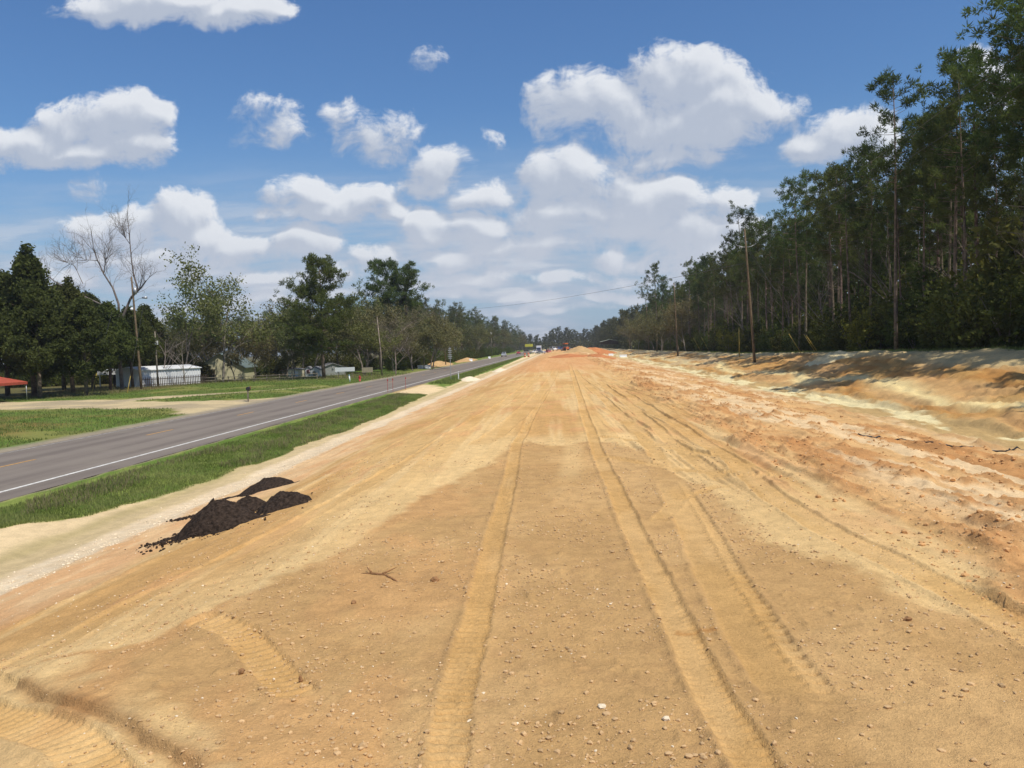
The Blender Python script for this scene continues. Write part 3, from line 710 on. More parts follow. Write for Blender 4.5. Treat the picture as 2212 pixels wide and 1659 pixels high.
# ------------------------------------------------------------------ pebbles and stones
ico = np.array([(0, 0, 1), (.894, 0, .447), (.276, .851, .447), (-.724, .526, .447), (-.724, -.526, .447), (.276, -.851, .447), (.724, .526, -.447), (-.276, .851, -.447), (-.894, 0, -.447), (-.276, -.851, -.447), (.724, -.526, -.447), (0, 0, -1)])
icof = np.array([(0, 1, 2), (0, 2, 3), (0, 3, 4), (0, 4, 5), (0, 5, 1), (1, 6, 2), (2, 7, 3), (3, 8, 4), (4, 9, 5), (5, 10, 1), (2, 6, 7), (3, 7, 8), (4, 8, 9), (5, 9, 10), (1, 10, 6), (6, 11, 7), (7, 11, 8), (8, 11, 9), (9, 11, 10), (10, 11, 6)])
def pebbles(xs, ys, sz, seed, flat=.7):
    r = np.random.RandomState(seed); n = len(xs); z = gzv(xs, ys)
    j = ico[None] * (1 + (r.rand(n, 12, 1) - .5) * .5) * sz[:, None, None] * np.array([1, 1, flat]) * (1 + (r.rand(n, 1, 3) - .5) * .7)
    a = r.rand(n) * 6.28; ca_, sa_ = np.cos(a)[:, None], np.sin(a)[:, None]
    X = j[..., 0] * ca_ - j[..., 1] * sa_; Y = j[..., 0] * sa_ + j[..., 1] * ca_
    v = np.stack([X + xs[:, None], Y + ys[:, None], j[..., 2] + z[:, None] + sz[:, None] * .25], -1)
    f = (icof[None] + np.arange(n)[:, None, None] * 12).reshape(-1, 3)
    return v.reshape(-1, 3), f
M_clod = mat('soil_clod', srgb(190, 157, 115)[:3], .95, .1, var=.2, scale=3)
M_pale = mat('pale_stone', srgb(226, 208, 178)[:3], .85, .2, var=.15, scale=3)
M_rust = mat('rusty_stone', srgb(150, 112, 76)[:3], .9, .15, var=.2, scale=8, bump=.4)
def scatter(n, seed, y0, y1, x0, x1, s0, s1, pw=1.6):
    r = np.random.RandomState(seed)
    ys = y0 + (r.rand(n) ** 1.5) * (y1 - y0); xs = x0 + r.rand(n) * (x1 - x0)
    sd = poly_sd(xs, ys, SOIL); cl = fbm(xs * .8, ys * .7, 3, 52)
    k = (r.rand(n) < sstep(cl, .38, .62) * .9 + .12)
    for (fx, hw, a, b_, *_) in TRACKS[:3]:
        k &= ~((np.abs(xs - fx(ys)) < hw) & (ys > a) & (ys < b_))
    sz = s0 + (s1 - s0) * r.rand(n) ** 5
    return xs[k], ys[k], sz[k], sd[k]
xs, ys, sz, sd = scatter(70000, 3, 3.8, 26, -6.5, 7, .005, .026)
k = (sd > 0) | (np.random.RandomState(6).rand(len(sd)) < .3)
V_, F_ = pebbles(xs[k], ys[k], sz[k], 4)
tag(part('clods', Geo().add(V_, F_).mesh('clods', M_clod)), 'small crumbs of earth scattered over the graded soil', 'earth clods', kind='stuff')
xs, ys, sz, sd = scatter(4200, 8, 3.8, 24, -10.5, 7, .005, .016)
V_, F_ = pebbles(xs, ys, sz, 9)
tag(part('gravel', Geo().add(V_, F_).mesh('gravel', M_pale)), 'small pale pebbles scattered over the bed', 'pebbles', kind='stuff')
r = np.random.RandomState(77); n = 1500
ys = 10 + r.rand(n) * 32; xs = -10.8 + r.randn(n) * .42
V_, F_ = pebbles(xs, ys, .012 + .022 * r.rand(n) ** 3, 10)
tag(part('gravel', Geo().add(V_, F_).mesh('gravel', M_pale)), 'band of white gravel along the left ditch', 'gravel', kind='stuff')
r = np.random.RandomState(78); n = 12000
ys = 5.5 + r.rand(n) ** 1.3 * 60; xs = 4.4 + r.rand(n) * 9
cl = fbm(xs * 1.5, ys * 1.1, 4, 81, .6); k = r.rand(n) < sstep(cl, .46, .58) + .04
V_, F_ = pebbles(xs[k], ys[k], .012 + .04 * r.rand(k.sum()) ** 4, 11)
tag(part('mud_clods', Geo().add(V_, F_).mesh('mud_clods', mat('mud_clod', srgb(200, 154, 104)[:3], .95, .1, var=.25, scale=3))), 'crumbled orange mud clods right of the bed', 'earth clods', kind='stuff')
def stone(name, x, y, s, m, label, seed, fl=.7, cat='stone', sx=1.0):
    r = np.random.RandomState(seed)
    v = [ico[i] for i in range(12)]; f = []; cache = {}
    def mid(a, b_):
        k = (min(a, b_), max(a, b_))
        if k not in cache:
            q = (v[a] + v[b_]) / 2; v.append(q / np.linalg.norm(q)); cache[k] = len(v) - 1
        return cache[k]
    for a, b_, c in icof:
        ab, bc, ca2 = mid(a, b_), mid(b_, c), mid(c, a); f += [(a, ab, ca2), (ab, b_, bc), (ca2, bc, c), (ab, bc, ca2)]
    vv = np.array(v) * (1 + (r.rand(len(v), 1) - .5) * .45) * s * np.array([sx, 1, fl])
    me = Geo().add(vv, f).mesh(name, m, smooth=False)
    o = part(name, me, None, (x, y, gz(x, y) + s * fl * .45)); o.rotation_euler = (0, 0, r.rand() * 6)
    return tag(o, label, cat)
stone('stone', -1.68, 10.1, .05, M_rust, 'rust brown stone left of the left wheel track, largest in the foreground', 1, .8)
stone('stone', -2.5, 9.3, .034, M_rust, 'brown clod beside the half buried root', 2)
stone('stone', -.82, 6.35, .030, M_pale, 'white stone at the right edge of the left wheel track', 3)
stone('stone', .22, 6.6, .034, M_pale, 'flat broken white stone midway between the two wheel tracks', 4, .5)
stone('stone', .70, 6.3, .030, M_pale, 'white stone just left of the right wheel track', 5)
stone('stone', -1.55, 5.85, .034, M_clod, 'round tan stone at bottom left of the left wheel track', 6)
stone('stone', -3.05, 7.35, .03, M_rust, 'dark clod standing on the soil behind the cut edge', 7, 1.1)
stone('stone', 3.35, 8.4, .04, M_rust, 'dark clod on the soil near the right mud', 8)
stone('stone', 3.9, 7.1, .035, M_rust, 'dark brown stone in the soil at the lower right', 9, .7)
stone('stone', -2.45, 7.2, .02, M_rust, 'thin dark upright clod in the lower left soil', 10, 2.0)
# half buried root left of the left track
rt = Geo()
x0, y0 = -2.45, 10.4; z0 = gz(x0, y0) - .008
rt.tube([(x0 - .26, y0 + .12, z0 - .0), (x0 - .12, y0 + .08, z0 + .012), (x0 + .08, y0, z0 + .012), (x0 + .25, y0 - .22, z0 + .008), (x0 + .42, y0 - .42, z0 - .02)], [.008, .016, .02, .014, .006], 7)
rt.tube([(x0 + .05, y0, z0 + .03), (x0 + .14, y0 + .1, z0 + .05), (x0 + .2, y0 + .14, z0 + .07)], [.014, .009, .004], 6)
rt.tube([(x0 - .12, y0 + .08, z0 + .03), (x0 - .2, y0 + .2, z0 + .06)], [.016, .006], 6)
tag(part('root', rt.mesh('root', M_rust, True)), 'dark half buried root lying on the brown soil', 'root')

# ------------------------------------------------------------------ mulch piles and dirt mounds
M_mulch = mat('black_mulch', (0.040, 0.028, 0.021), .95, .08, var=.5, scale=14, bump=.9, bscale=20)
def mound(name, x, y, rx, ry, h, m, label, cat, seed, rot=0, tails=(), n=(26, 56), lump=.10, pw=1.25):
    """a heap on the ground: radial sheet whose rim dips below the ground; tails = (angle, length) of spilled fingers"""
    nr, na_ = n; r_ = np.linspace(0, 1, nr)[1:]; a = np.arange(na_) * 2 * np.pi / na_
    Rr, A = np.meshgrid(r_, a, indexing='ij')
    ext = 1 + (fbm(np.cos(A) * 2 + 5, np.sin(A) * 2 + 5, 3, seed) - .5) * .5
    for ta, tl in tails:
        dlt = np.abs((A - ta + np.pi) % (2 * np.pi) - np.pi); ext = ext + tl * np.exp(-(dlt / .22) ** 2)
    X = Rr * ext * np.cos(A) * rx; Y = Rr * ext * np.sin(A) * ry
    Xr = X * math.cos(rot) - Y * math.sin(rot) + x; Yr = X * math.sin(rot) + Y * math.cos(rot) + y
    q = Rr * ext
    prof = np.clip(1 - np.clip(q, 0, 1) ** pw, 0, 1)
    prof = prof + .09 * np.clip(ext - 1, 0, 2) * np.clip(1 - Rr, 0, 1) * 2
    H = h * prof * (1 + (fbm(Xr * 2.5 / rx, Yr * 2.5 / ry, 4, seed + 1) - .5) * .3) + (fbm(Xr * 6 / max(rx, .6), Yr * 6 / max(rx, .6), 3, seed + 2, .6) - .5) * h * lump
    Z = gzv(Xr.ravel(), Yr.ravel()).reshape(Xr.shape) + H
    Z[-1] -= .06 + h * .1
    v = np.concatenate([[[x, y, gz(x, y) + h]], np.stack([Xr, Yr, Z], -1).reshape(-1, 3)])
    v[:, 0] -= x; v[:, 1] -= y; zb = gz(x, y); v[:, 2] -= zb
    i = np.arange(nr - 2)[:, None] * na_; j = np.arange(na_)[None]; j2 = (j + 1) % na_
    gq = Geo().add(v, np.stack([1 + i + j, 1 + i + na_ + j, 1 + i + na_ + j2, 1 + i + j2], -1).reshape(-1, 4))
    j = np.arange(na_); gq.f.append(np.stack([np.zeros(na_, int), 1 + j, 1 + (j + 1) % na_], -1))
    o = part(name, gq.mesh(name, m, True), None, (x, y, zb))
    return tag(o, label, cat)
G_ = 'black mulch heaps on the sand'
for q in ((-7.3, 16.7, .90, .66, .54, 'largest black mulch heap on the left sand slope, nearest the camera', 3, -.1, ((3.1, .8), (3.5, .45), (5.2, .25), (.1, .3))),
          (-6.2, 17.6, .66, .52, .32, 'smooth black mulch heap at the right end of the group', 14, 0, ((3.3, .5), (4.2, .3), (5.6, .2))),
          (-7.55, 18.9, .55, .45, .32, 'small pointed black mulch heap between the nearest and the right heap', 25, -.2, ((.0, .5), (3.6, .3))),
          (-8.7, 23.4, .85, .7, .28, 'black mulch heap farthest back beside the white gravel band', 36, -.2, ((3.4, .9), (4.7, .25), (6.1, .4)))):
    o = mound('mulch_heap', q[0], q[1], q[2], q[3], q[4], M_mulch, q[5], 'mulch heap', q[6], q[7], q[8], (34, 90), .18, 1.7); o['group'] = G_
r = np.random.RandomState(90)
cx = np.array([-8.5, -8.1, -7.3, -7.1, -9.9, -9.5, -7.2, -6.9]); cy = np.array([16.9, 16.6, 16.3, 18.0, 20.6, 20.5, 18.3, 18.0]); sp_ = np.array([.28, .3, .5, .4, .15, .18, .5, .5])
n = 1100; c_i = r.randint(0, 8, n)
xs = cx[c_i] + r.randn(n) * sp_[c_i]; ys = cy[c_i] + r.randn(n) * sp_[c_i] * .8
V_, F_ = pebbles(xs, ys, .012 + .04 * r.rand(n) ** 3, 12)
tag(part('mulch_crumbs', Geo().add(V_, F_).mesh('mulch_crumbs', M_mulch)), 'black mulch crumbs scattered round the heaps', 'mulch', kind='stuff')
M_redclay = mat('red_clay', srgb(186, 122, 78)[:3], .95, .1, var=.15, scale=.7, bump=.4, bscale=2)
M_ochre = mat('ochre_clay', srgb(186, 152, 106)[:3], .95, .1, var=.15, scale=.7, bump=.4, bscale=2)
mound('dirt_mound', 6.2, 300, 6.5, 8, 2.1, M_ochre, 'orange dirt mound at the far end of the bed, left half', 'dirt mound', 41)
mound('dirt_mound', 12.0, 306, 8.0, 8, 2.3, M_redclay, 'redder dirt mound at the far end of the bed, right half', 'dirt mound', 42)
mound('dirt_mound', 1.2, 190, 5.0, 10, .75, M_redclay, 'low red clay hump on the bed before the far mounds', 'dirt mound', 43)
mound('dirt_mound', 8.3, 185, 3.5, 8, .7, M_redclay, 'low red clay hump on the right of the bed before the far mounds', 'dirt mound', 44)
mound('dirt_mound', -29.0, 192, 2.4, 20, 1.0, M_ochre, 'ochre dirt mound beside the left verge behind the road', 'dirt mound', 45)
mound('dirt_mound', -28.6, 245, 2.0, 26, .9, M_ochre, 'long low ochre dirt ridge behind the mound on the left verge', 'dirt mound', 46)
mound('sand_heap', -12.7, 112, 1.3, 5, .5, M_pale, 'pale sand heap at the grass edge left of the bed', 'sand heap', 47)
mound('sand_heap', -11.6, 150, 1.2, 7, .5, M_pale, 'second pale sand heap farther along the grass edge', 'sand heap', 48)
mound('spoil_heap', 24.6, 78, 2.2, 3.0, .55, mat('pale_spoil', srgb(214, 196, 152)[:3], .95, .1, var=.15, scale=1.5, bump=.5, bscale=4), 'pale spoil heap at the top of the cut bank right of the pole', 'spoil heap', 49)
# black drain hose in the mud on the right
hz_ = Geo(); hx = np.linspace(9.5, 17.0, 60); hy = 27.3 + .7 * np.sin(hx * .9) + .25 * np.sin(hx * 3.1)
hz_.tube(np.stack([hx, hy, gzv(hx, hy) + .02], -1), .028, 6)
tag(part('hose', hz_.mesh('hose', M_black, True)), 'thin black hose lying across the mud at the right edge', 'hose')

# ------------------------------------------------------------------ trees
def jit(n, s, r): return (r.rand(n, 3) - .5) * s
def tufts(centers, rad, per, w, r, up=.25):
    """needle tufts: thin triangles radiating from every centre"""
    c = np.repeat(centers, per, 0); n = len(c)
    d = r.randn(n, 3); d /= np.linalg.norm(d, axis=1)[:, None]; d[:, 2] += up
    rr = np.repeat(rad, per) if hasattr(rad, '__len__') else rad
    L = (rr * (.55 + .6 * r.rand(n)))[:, None]
    s_ = np.cross(d, r.randn(n, 3)); s_ /= np.linalg.norm(s_, axis=1)[:, None] + 1e-9
    b0 = c + d * L * .1
    V = np.stack([b0 - s_ * w, b0 + s_ * w, c + d * L], 1).reshape(-1, 3)
    V = np.stack([c + d * L * .5 - s_ * w, c + d * L * .25 + s_ * w * .4, c + d * L * .6 + s_ * w, c + d * L], 1).reshape(-1, 3)
    return V, np.arange(4 * n).reshape(-1, 4)
def leafcloud(centers, spread, per, size, r, flat=1.0):
    c = np.repeat(centers, per, 0); n = len(c)
    sp = np.repeat(spread, per)[:, None] if hasattr(spread, '__len__') else spread
    p = c + r.randn(n, 3) * sp * np.array([1, 1, flat]) * .55
    a = r.randn(n, 3); a /= np.linalg.norm(a, axis=1)[:, None]
    b_ = np.cross(a, r.randn(n, 3)); b_ /= np.linalg.norm(b_, axis=1)[:, None] + 1e-9
    s_ = (size * (.5 + r.rand(n)))[:, None]
    V = np.stack([p - a * s_, p - b_ * s_ * .55, p + a * s_, p + b_ * s_ * .55], 1).reshape(-1, 3)
    return V, np.arange(4 * n).reshape(-1, 4)

NW = .075
def pine(seed, H=21, crown0=.55, width=3.2, nb=34, per=26, dense=1.0, needle=.42, lean=.4, tr=.17):
    r = np.random.RandomState(seed)
    hs = np.linspace(0, 1, 9); lx, ly = (r.rand(2) - .5) * 2 * lean
    path = np.stack([lx * hs ** 2 + .12 * np.sin(hs * 5 + seed), ly * hs ** 2 + .12 * np.cos(hs * 4), hs * H], -1); path[:, :2] -= path[0, :2]
    g_ = Geo(); g_.tube(path, tr * (1 - hs * .86), 7)
    cs = []; rs = []
    for i in range(nb):
        t_ = crown0 + (1 - crown0) * ((i + r.rand() * .6) / nb)
        base_ = np.array([np.interp(t_, hs, path[:, k]) for k in range(3)])
        az = r.rand() * 2 * np.pi
        q = (t_ - crown0) / (1 - crown0)
        L = width * (.35 + .9 * math.sin(min(1, q * 1.3 + .18) * math.pi * .80)) * (.55 + .6 * r.rand())
        L = max(L * (1.0 - .55 * q ** 3), .5)
        rise = (.15 + .75 * q) * (.5 + r.rand())
        pts = [base_ + np.array([math.cos(az) * L * s_, math.sin(az) * L * s_, L * rise * (s_ ** 1.5) * .8]) for s_ in (0, .35, .7, 1)]
        rb = tr * (1 - t_ * .86) * .42
        g_.tube(pts, [rb, rb * .7, rb * .45, rb * .15], 4, False)
        m = int((3 + L * 2.3) * dense)
        for k in range(m):
            s_ = .3 + .75 * r.rand() ** .7
            p = base_ + np.array([math.cos(az) * L * s_, math.sin(az) * L * s_, L * rise * (s_ ** 1.5) * .8])
            p = p + r.randn(3) * np.array([.26, .26, .18]) * (.4 + L * .32)
            cs.append(p); rs.append(needle * (.7 + .6 * r.rand()))
    for k in range(5): cs.append(path[-1] + r.randn(3) * .25); rs.append(needle)
    # a few dead stubs below the crown
    for k in range(7):
        t_ = .25 + r.rand() * (crown0 - .22); bz = np.array([np.interp(t_, hs, path[:, k2]) for k2 in range(3)]); az = r.rand() * 6.28; L = .5 + r.rand() * 1.3
        g_.tube([bz, bz + np.array([math.cos(az) * L, math.sin(az) * L, L * .25])], [.03, .008], 3, False)
    V, F = tufts(np.array(cs), np.array(rs), per, needle * NW, r)
    return g_.mesh('trunk', M_bark, True), (V, F)

def branchy(seed, H=12, spread=.6, levels=4, r0=.16, first=.25, sides=5, nb=(3, 3, 4, 5), up=.35, dirs=None, shrink=.62):
    """bare deciduous skeleton; returns Geo and twig end points"""
    r = np.random.RandomState(seed); g_ = Geo(); ends = []
    def grow(p, d, L, rad, lv):
        n = 5; pts = [p]; dd = d.copy()
        for k in range(n - 1):
            dd = dd + r.randn(3) * .10 + np.array([0, 0, .05 * up]); dd /= np.linalg.norm(dd); pts.append(pts[-1] + dd * L / (n - 1))
        rr = np.linspace(rad, rad * (.55 if lv < levels else .3), n)
        g_.tube(pts, rr, sides if lv < 2 else 4 if lv < 3 else 3, False)
        if lv >= levels: ends.append(pts[-1]); ends.append(pts[-3]); return
        k_ = nb[min(lv, len(nb) - 1)]
        for k in range(k_):
            s_ = (first if lv == 0 else .3) + (1 - (first if lv == 0 else .3)) * (k + r.rand()) / k_
            q = pts[0] * 0 + np.array([np.interp(s_ * (n - 1), range(n), [a[i] for a in pts]) for i in range(3)])
            az = r.rand() * 6.28; side = np.array([math.cos(az), math.sin(az), 0.0])
            nd = dd * (1 - spread) + side * spread + np.array([0, 0, up * .5]); nd /= np.linalg.norm(nd)
            grow(q, nd, L * shrink * (.7 + .5 * r.rand()), max(rad * .5 * (1 - .4 * s_), .006), lv + 1)
        ends.append(pts[-1])
    grow(np.zeros(3), np.array([.03, .02, 1.0]), H * .62, r0, 0)
    return g_, np.array(ends)

def leafy(seed, H=12, per=26, size=.14, spread=.55, leafsp=.6, frac=1.0, **kw):
    g_, ends = branchy(seed, H, **kw)
    r = np.random.RandomState(seed + 99)
    e = ends[ends[:, 2] > H * .22]
    e = e[r.rand(len(e)) < frac]
    return g_, leafcloud(e, leafsp, per, size, r)

def cedar(seed, H=13, W=3.6, n=1100, per=16, leaf=.30, point=1.0, lift=.25):
    """dark full crown made of overlapping lobes above a short bare trunk"""
    r = np.random.RandomState(seed)
    g_ = Geo(); hs = np.linspace(0, 1, 6)
    g_.tube(np.stack([.25 * np.sin(hs * 3 + seed), hs * 0, hs * H * .95], -1), .26 * (1 - hs * .9), 7)
    cs = []
    nl = 26
    for k in range(nl):
        q = (k + .5) / nl
        env = W * min(1.0, (1 - q) ** .6 * 1.15) * (1 - .35 * max(0, .12 - q) / .12)
        az = k * 2.4 + r.rand(); lr = (1.0 + .9 * r.rand()) * (1 - .45 * q)
        c0 = np.array([math.cos(az) * max(0, env - lr * .8) * (.6 + .6 * r.rand()), math.sin(az) * max(0, env - lr * .8) * (.6 + .6 * r.rand()), H * (lift + (.92 - lift) * q)])
        m = n // nl; d = r.randn(m, 3); d /= np.linalg.norm(d, axis=1)[:, None]
        cs.append(c0 + d * lr * (.55 + .5 * r.rand(m, 1)) * np.array([1, 1, .8]))
        g_.tube([(0, 0, max(.5, c0[2] - 1.2)), c0 * np.array([.6, .6, 1])], [.05, .02], 4, False)
    m = 70; q = r.rand(m); az = r.rand(m) * 6.28; rad = (1 - q) * 1.1 * point
    cs.append(np.stack([np.cos(az) * rad, np.sin(az) * rad, H * (.84 + .18 * q * point)], -1))
    c = np.concatenate(cs)
    V, F = leafcloud(c, .36, per, leaf * .5, r)
    return g_.mesh('trunk', M_bark, True), (V, F)

def bush(seed, H=3, W=2, n=160, per=22, size=.10):
    r = np.random.RandomState(seed)
    d = r.randn(n, 3); d /= np.linalg.norm(d, axis=1)[:, None]; rad = r.rand(n) ** .4
    c = d * rad[:, None] * np.array([W, W, H * .55]); c[:, 2] += H * .5
    c *= (1 + .2 * np.sin(c[:, :1] * 3 + seed))
    c = c[c[:, 2] > .05]
    g_ = Geo()
    for k in range(6):
        az = r.rand() * 6.28; g_.tube([(0, 0, -.1), (math.cos(az) * W * .3, math.sin(az) * W * .3, H * .4), (math.cos(az) * W * .6, math.sin(az) * W * .6, H * .8)], [.04, .025, .008], 4, False)
    return g_.mesh('stem', M_greybark, True), leafcloud(c, .33, per, size, r)

def vf_mesh(name, vf, m): return Geo().add(*vf).mesh(name, m)
def copied(me, m):
    c = me.copy(); c.materials[0] = m; return c
def plant_tree(trunk, crown, x, y, s=1.0, rz=None, label='', cat='tree', group=None, name='pine_tree', sz=None, names=('trunk', 'crown'), dz=-.12):
    rz = random.random() * 6.28 if rz is None else rz
    e = empty(name, (x, y, gz_fast(x, y) + dz), rz, label, cat, group)
    e.scale = (s, s, s if sz is None else sz)
    part(names[0], trunk, e)
    if crown is not None: part(names[1], crown, e)
    return e
def gz_fast(x, y): return float(base_z(np.array([float(x)]), np.array([float(y)]))[0])

PT = []
for i in range(7):
    tm, vf = pine(100 + i, 21, .50 + .05 * (i % 3), 3.0 + .4 * (i % 2), 34, 40, needle=.42)
    PT.append((tm, vf_mesh('crown', vf, M_pine)))
PS = []
for i in range(4):      # crowded interior pines: thinner, dense and dark, crown lower
    tm, vf = pine(150 + i, 19, .36, 2.6, 42, 32, needle=.46, tr=.13)
    PS.append((tm, vf_mesh('crown', vf, M_pine)))
PF = []
for i in range(4):
    tm, vf = pine(180 + i, 19, .30, 3.2, 36, 20, needle=.60, tr=.18)
    PF.append((tm, vf_mesh('crown', vf, M_farpine)))
BS = []
for i in range(5):
    tm, vf = bush(200 + i, 3.0, 2.0); BS.append((tm, vf_mesh('foliage', vf, M_bush)))
LT = []
for i in range(4):
    g_, vf = leafy(300 + i, 12, per=34, size=.15, leafsp=.7, first=.18, nb=(6, 4, 3), levels=3, r0=.17, spread=.55)
    LT.append((g_.mesh('trunk', M_greybark, True), vf_mesh('crown', vf, M_leaf), vf))
OL = [(a, copied(b_, M_olive)) for a, b_, c_ in LT]
BT = []
for i in range(3):
    g_, ends = branchy(400 + i, 13, levels=4, nb=(6, 4, 3, 3), first=.25, r0=.15, spread=.5)
    BT.append(g_.mesh('trunk', M_greybark, True))

# right-hand forest ------------------------------------------------
r = np.random.RandomState(21); random.seed(5)
GF = 'pines in the front row of the right forest'
GI = 'pines deeper in the right forest'
y = 27.0; front = []
while y < 330:
    x = 31.0 + r.rand() * 3.0
    tm, cr = PT[r.randint(7)]
    s = 1.07 * (1 - .22 * min(1, max(0, (y - 200) / 40))) * (.80 + .22 * r.rand()) * (1 + .16 * math.sin(y * .21) * math.sin(y * .083 + 1))
    lab = 'slender tall pine in the front row of the forest right of the bed'
    e = plant_tree(tm, cr, x, y, s, None, lab, 'pine tree', GF); front.append(e)
    y += (1.9 + 1.9 * r.rand()) * (1 + max(0, y - 60) / 160)
for k in range(120):
    yy_ = 26 + (k / 120.0) ** 1.25 * 290 + r.rand() * 4; x = 33.5 + r.rand() * 15
    tm, cr = (PS + PT)[r.randint(11)]
    plant_tree(tm, cr, x, yy_, .82 + .26 * r.rand(), None, 'pine crowded behind the front row of the forest right of the bed', 'pine tree', GI)
ORD = ['first', 'second', 'third', 'fourth', 'fifth', 'sixth', 'seventh', 'eighth', 'ninth', 'tenth', 'eleventh', 'twelfth', 'thirteenth', 'fourteenth']
def rank_edge(items, what, n_right, n_left):
    # order as seen from the site: items right and left of the tallest utility pole
    key = lambda e: e.location.x / e.location.y
    rgt = sorted([e for e in items if .235 < key(e) < .60], key=key); lft = sorted([e for e in items if key(e) <= .235], key=lambda e: -key(e))
    for i, e in enumerate(rgt[:n_right]): e['label'] = what + ', ' + ORD[i] + ' right of the tallest pole'
    for i, e in enumerate(lft[:n_left]): e['label'] = what + ', ' + ORD[i] + ' left of the tallest pole'
rank_edge(front, 'tall pine in the front row of the right forest', 14, 8)
# notable trees of the forest edge
def named_pine(x, y, s, lab, i=0, rz=0): plant_tree(PT[i][0], PT[i][1], x, y, s, rz, lab, 'pine tree')
named_pine(29.8, 76.5, 1.14, 'tallest forked pine standing above the forest edge, with open crown', 2, 1.0)
named_pine(29.6, 55, 1.22, 'tall pine leaning over the forest at the right edge of the view', 4, 2.0)
named_pine(26.8, 240, 1.17, 'lone tall pine standing clear left of the second utility pole', 1, .5)
named_pine(28.8, 242, .98, 'smaller pine close beside the lone tall pine by the utility poles', 3, .9)
# understory along the edge
GB = 'understory bushes along the right forest edge'
fbush = []
y = 33.0
while y < 330:
    i = r.randint(5); s = .75 + .8 * r.rand()
    if y < 66: s *= 1.55
    e = plant_tree(BS[i][0], BS[i][1], 30.6 + r.rand() * 2.6, y, s, None, 'dark green understory bush at the foot of the right forest', 'bush', GB, 'bush', None, ('stem', 'foliage')); fbush.append(e)
    if r.rand() < .6: plant_tree(BS[(i + 1) % 5][0], BS[(i + 1) % 5][1], 34 + r.rand() * 4, y, s * 1.7, None, 'dark green understory bush at the foot of the right forest', 'bush', GB, 'bush', None, ('stem', 'foliage'))
    y += (1.7 + 1.7 * r.rand()) * (1 + max(0, y - 60) / 120)
rank_edge(fbush, 'front understory bush of the right forest', 12, 6)
for (x, y, s, lab) in ((29.6, 84.5, 1.15, 'yellow green bush at the forest edge right of the first utility pole'), (29.4, 150, 1.3, 'small bright green bush at the forest edge beyond the first utility pole'), (29.2, 47, .8, 'yellowish low bush at the right edge of the view')):
    tm, vf = bush(250 + int(y), 3.2, 1.7, 110, 20, .11)
    plant_tree(tm, vf_mesh('foliage', vf, M_yelbush), x, y, s, 0, lab, 'bush', None, 'bush', None, ('stem', 'foliage'))
# bare saplings in the forest edge
GS = 'bare grey trees among the right forest'
for k in range(14):
    yy_ = 34 + (k / 14.0) ** 1.3 * 280; plant_tree(BT[k % 3], None, 31.5 + r.rand() * 4, yy_, .75 + .5 * r.rand(), None, 'bare grey sapling among the pines of the right forest', 'bare tree', GS, 'bare_tree')
for k in range(12):
    yy_ = 190 + k * 14 + r.rand() * 6; i = k % 4
    plant_tree(OL[i][0], OL[i][1], 27 + r.rand() * 3, yy_, .75 + .3 * r.rand(), None, 'olive brown broadleaf tree at the far part of the right forest edge', 'tree', 'broadleaf trees along the far right forest edge', 'broadleaf_tree')

# shade-dark growth behind the rows that closes the forest
n = 5200
yb_ = 20 + r.rand(n) ** 1.3 * 330; xb_ = 47 + r.rand(n) * 6; zb_ = 1.0 + r.rand(n) ** .8 * 14.5
V_, F_ = leafcloud(np.stack([xb_, yb_, zb_], -1), 1.1, 14, .42, r)
n = 2200
yb_ = 22 + r.rand(n) ** 1.3 * 330; xb_ = 36 + r.rand(n) * 10; zb_ = .8 + r.rand(n) ** 1.4 * 7
V2, F2 = leafcloud(np.stack([xb_, yb_, zb_], -1), .9, 14, .26, r)
tag(part('undergrowth', Geo().add(V_, F_).add(V2, F2).mesh('undergrowth', M_bush)), 'dense dark growth deep inside the right forest', 'undergrowth', kind='stuff')

# left side trees ---------------------------------------------------
CD = []
for i in range(4):
    tm, vf = cedar(500 + i, 13, 4.3 + .3 * (i % 2), 1500, 17, .30, 1.0 if i == 0 else .4); CD.append((tm, vf_mesh('crown', vf, M_cedar)))
cd = [(-57.0, 86, 1.22, 'tall dark cedar with pointed top at the left edge'), (-62.5, 90, 1.12, 'dark cedar cut by the left edge of the view'), (-53.6, 81.8, .92, 'dark cedar with its trunk showing, second from the red canopy'),
      (-50.6, 85, .84, 'dark cedar behind the left yellow guy guard'), (-56.8, 93, 1.0, 'dark cedar filling the gap behind the tall pointed one'), (-60.3, 117, .92, 'dark cedar standing behind the left utility pole'),
      (-54.3, 96.5, .86, 'dark cedar in front of the big leafless tree'), (-57.6, 110, .80, 'dark cedar close behind the left utility pole'),
      (-55.2, 103, .84, 'dark cedar beneath the big leafless tree'), (-65, 104, 1.1, 'dark cedar farthest back at the left edge'), (-59.8, 81, .86, 'low dark cedar beside the red canopy'), (-60.5, 103, 1.0, 'dark cedar in the second row behind the white shed')]
tm, vf = cedar(530, 13, 3.9, 1300, 17, .30, .4, .37); CDL = (tm, vf_mesh('crown', vf, M_cedar))
for i, (x, y, s, lab) in enumerate(cd):
    src = CDL if (x, y) in ((-54.3, 96.5), (-57.6, 110), (-55.2, 103)) else CD[i % 4]
    plant_tree(src[0], src[1], x, y, s, None, lab, 'cedar tree', 'dark cedars on the left', 'cedar_tree')
for k in range(26):
    plant_tree(BS[k % 5][0], BS[k % 5][1], -84 + k * 1.0 + r.rand() * 1.0, 119 + r.rand() * 8, .9 + .5 * r.rand(), None, 'dark bush in the shade behind the cedar trunks', 'bush', 'bushes behind the left cedars', 'bush', None, ('stem', 'foliage'))
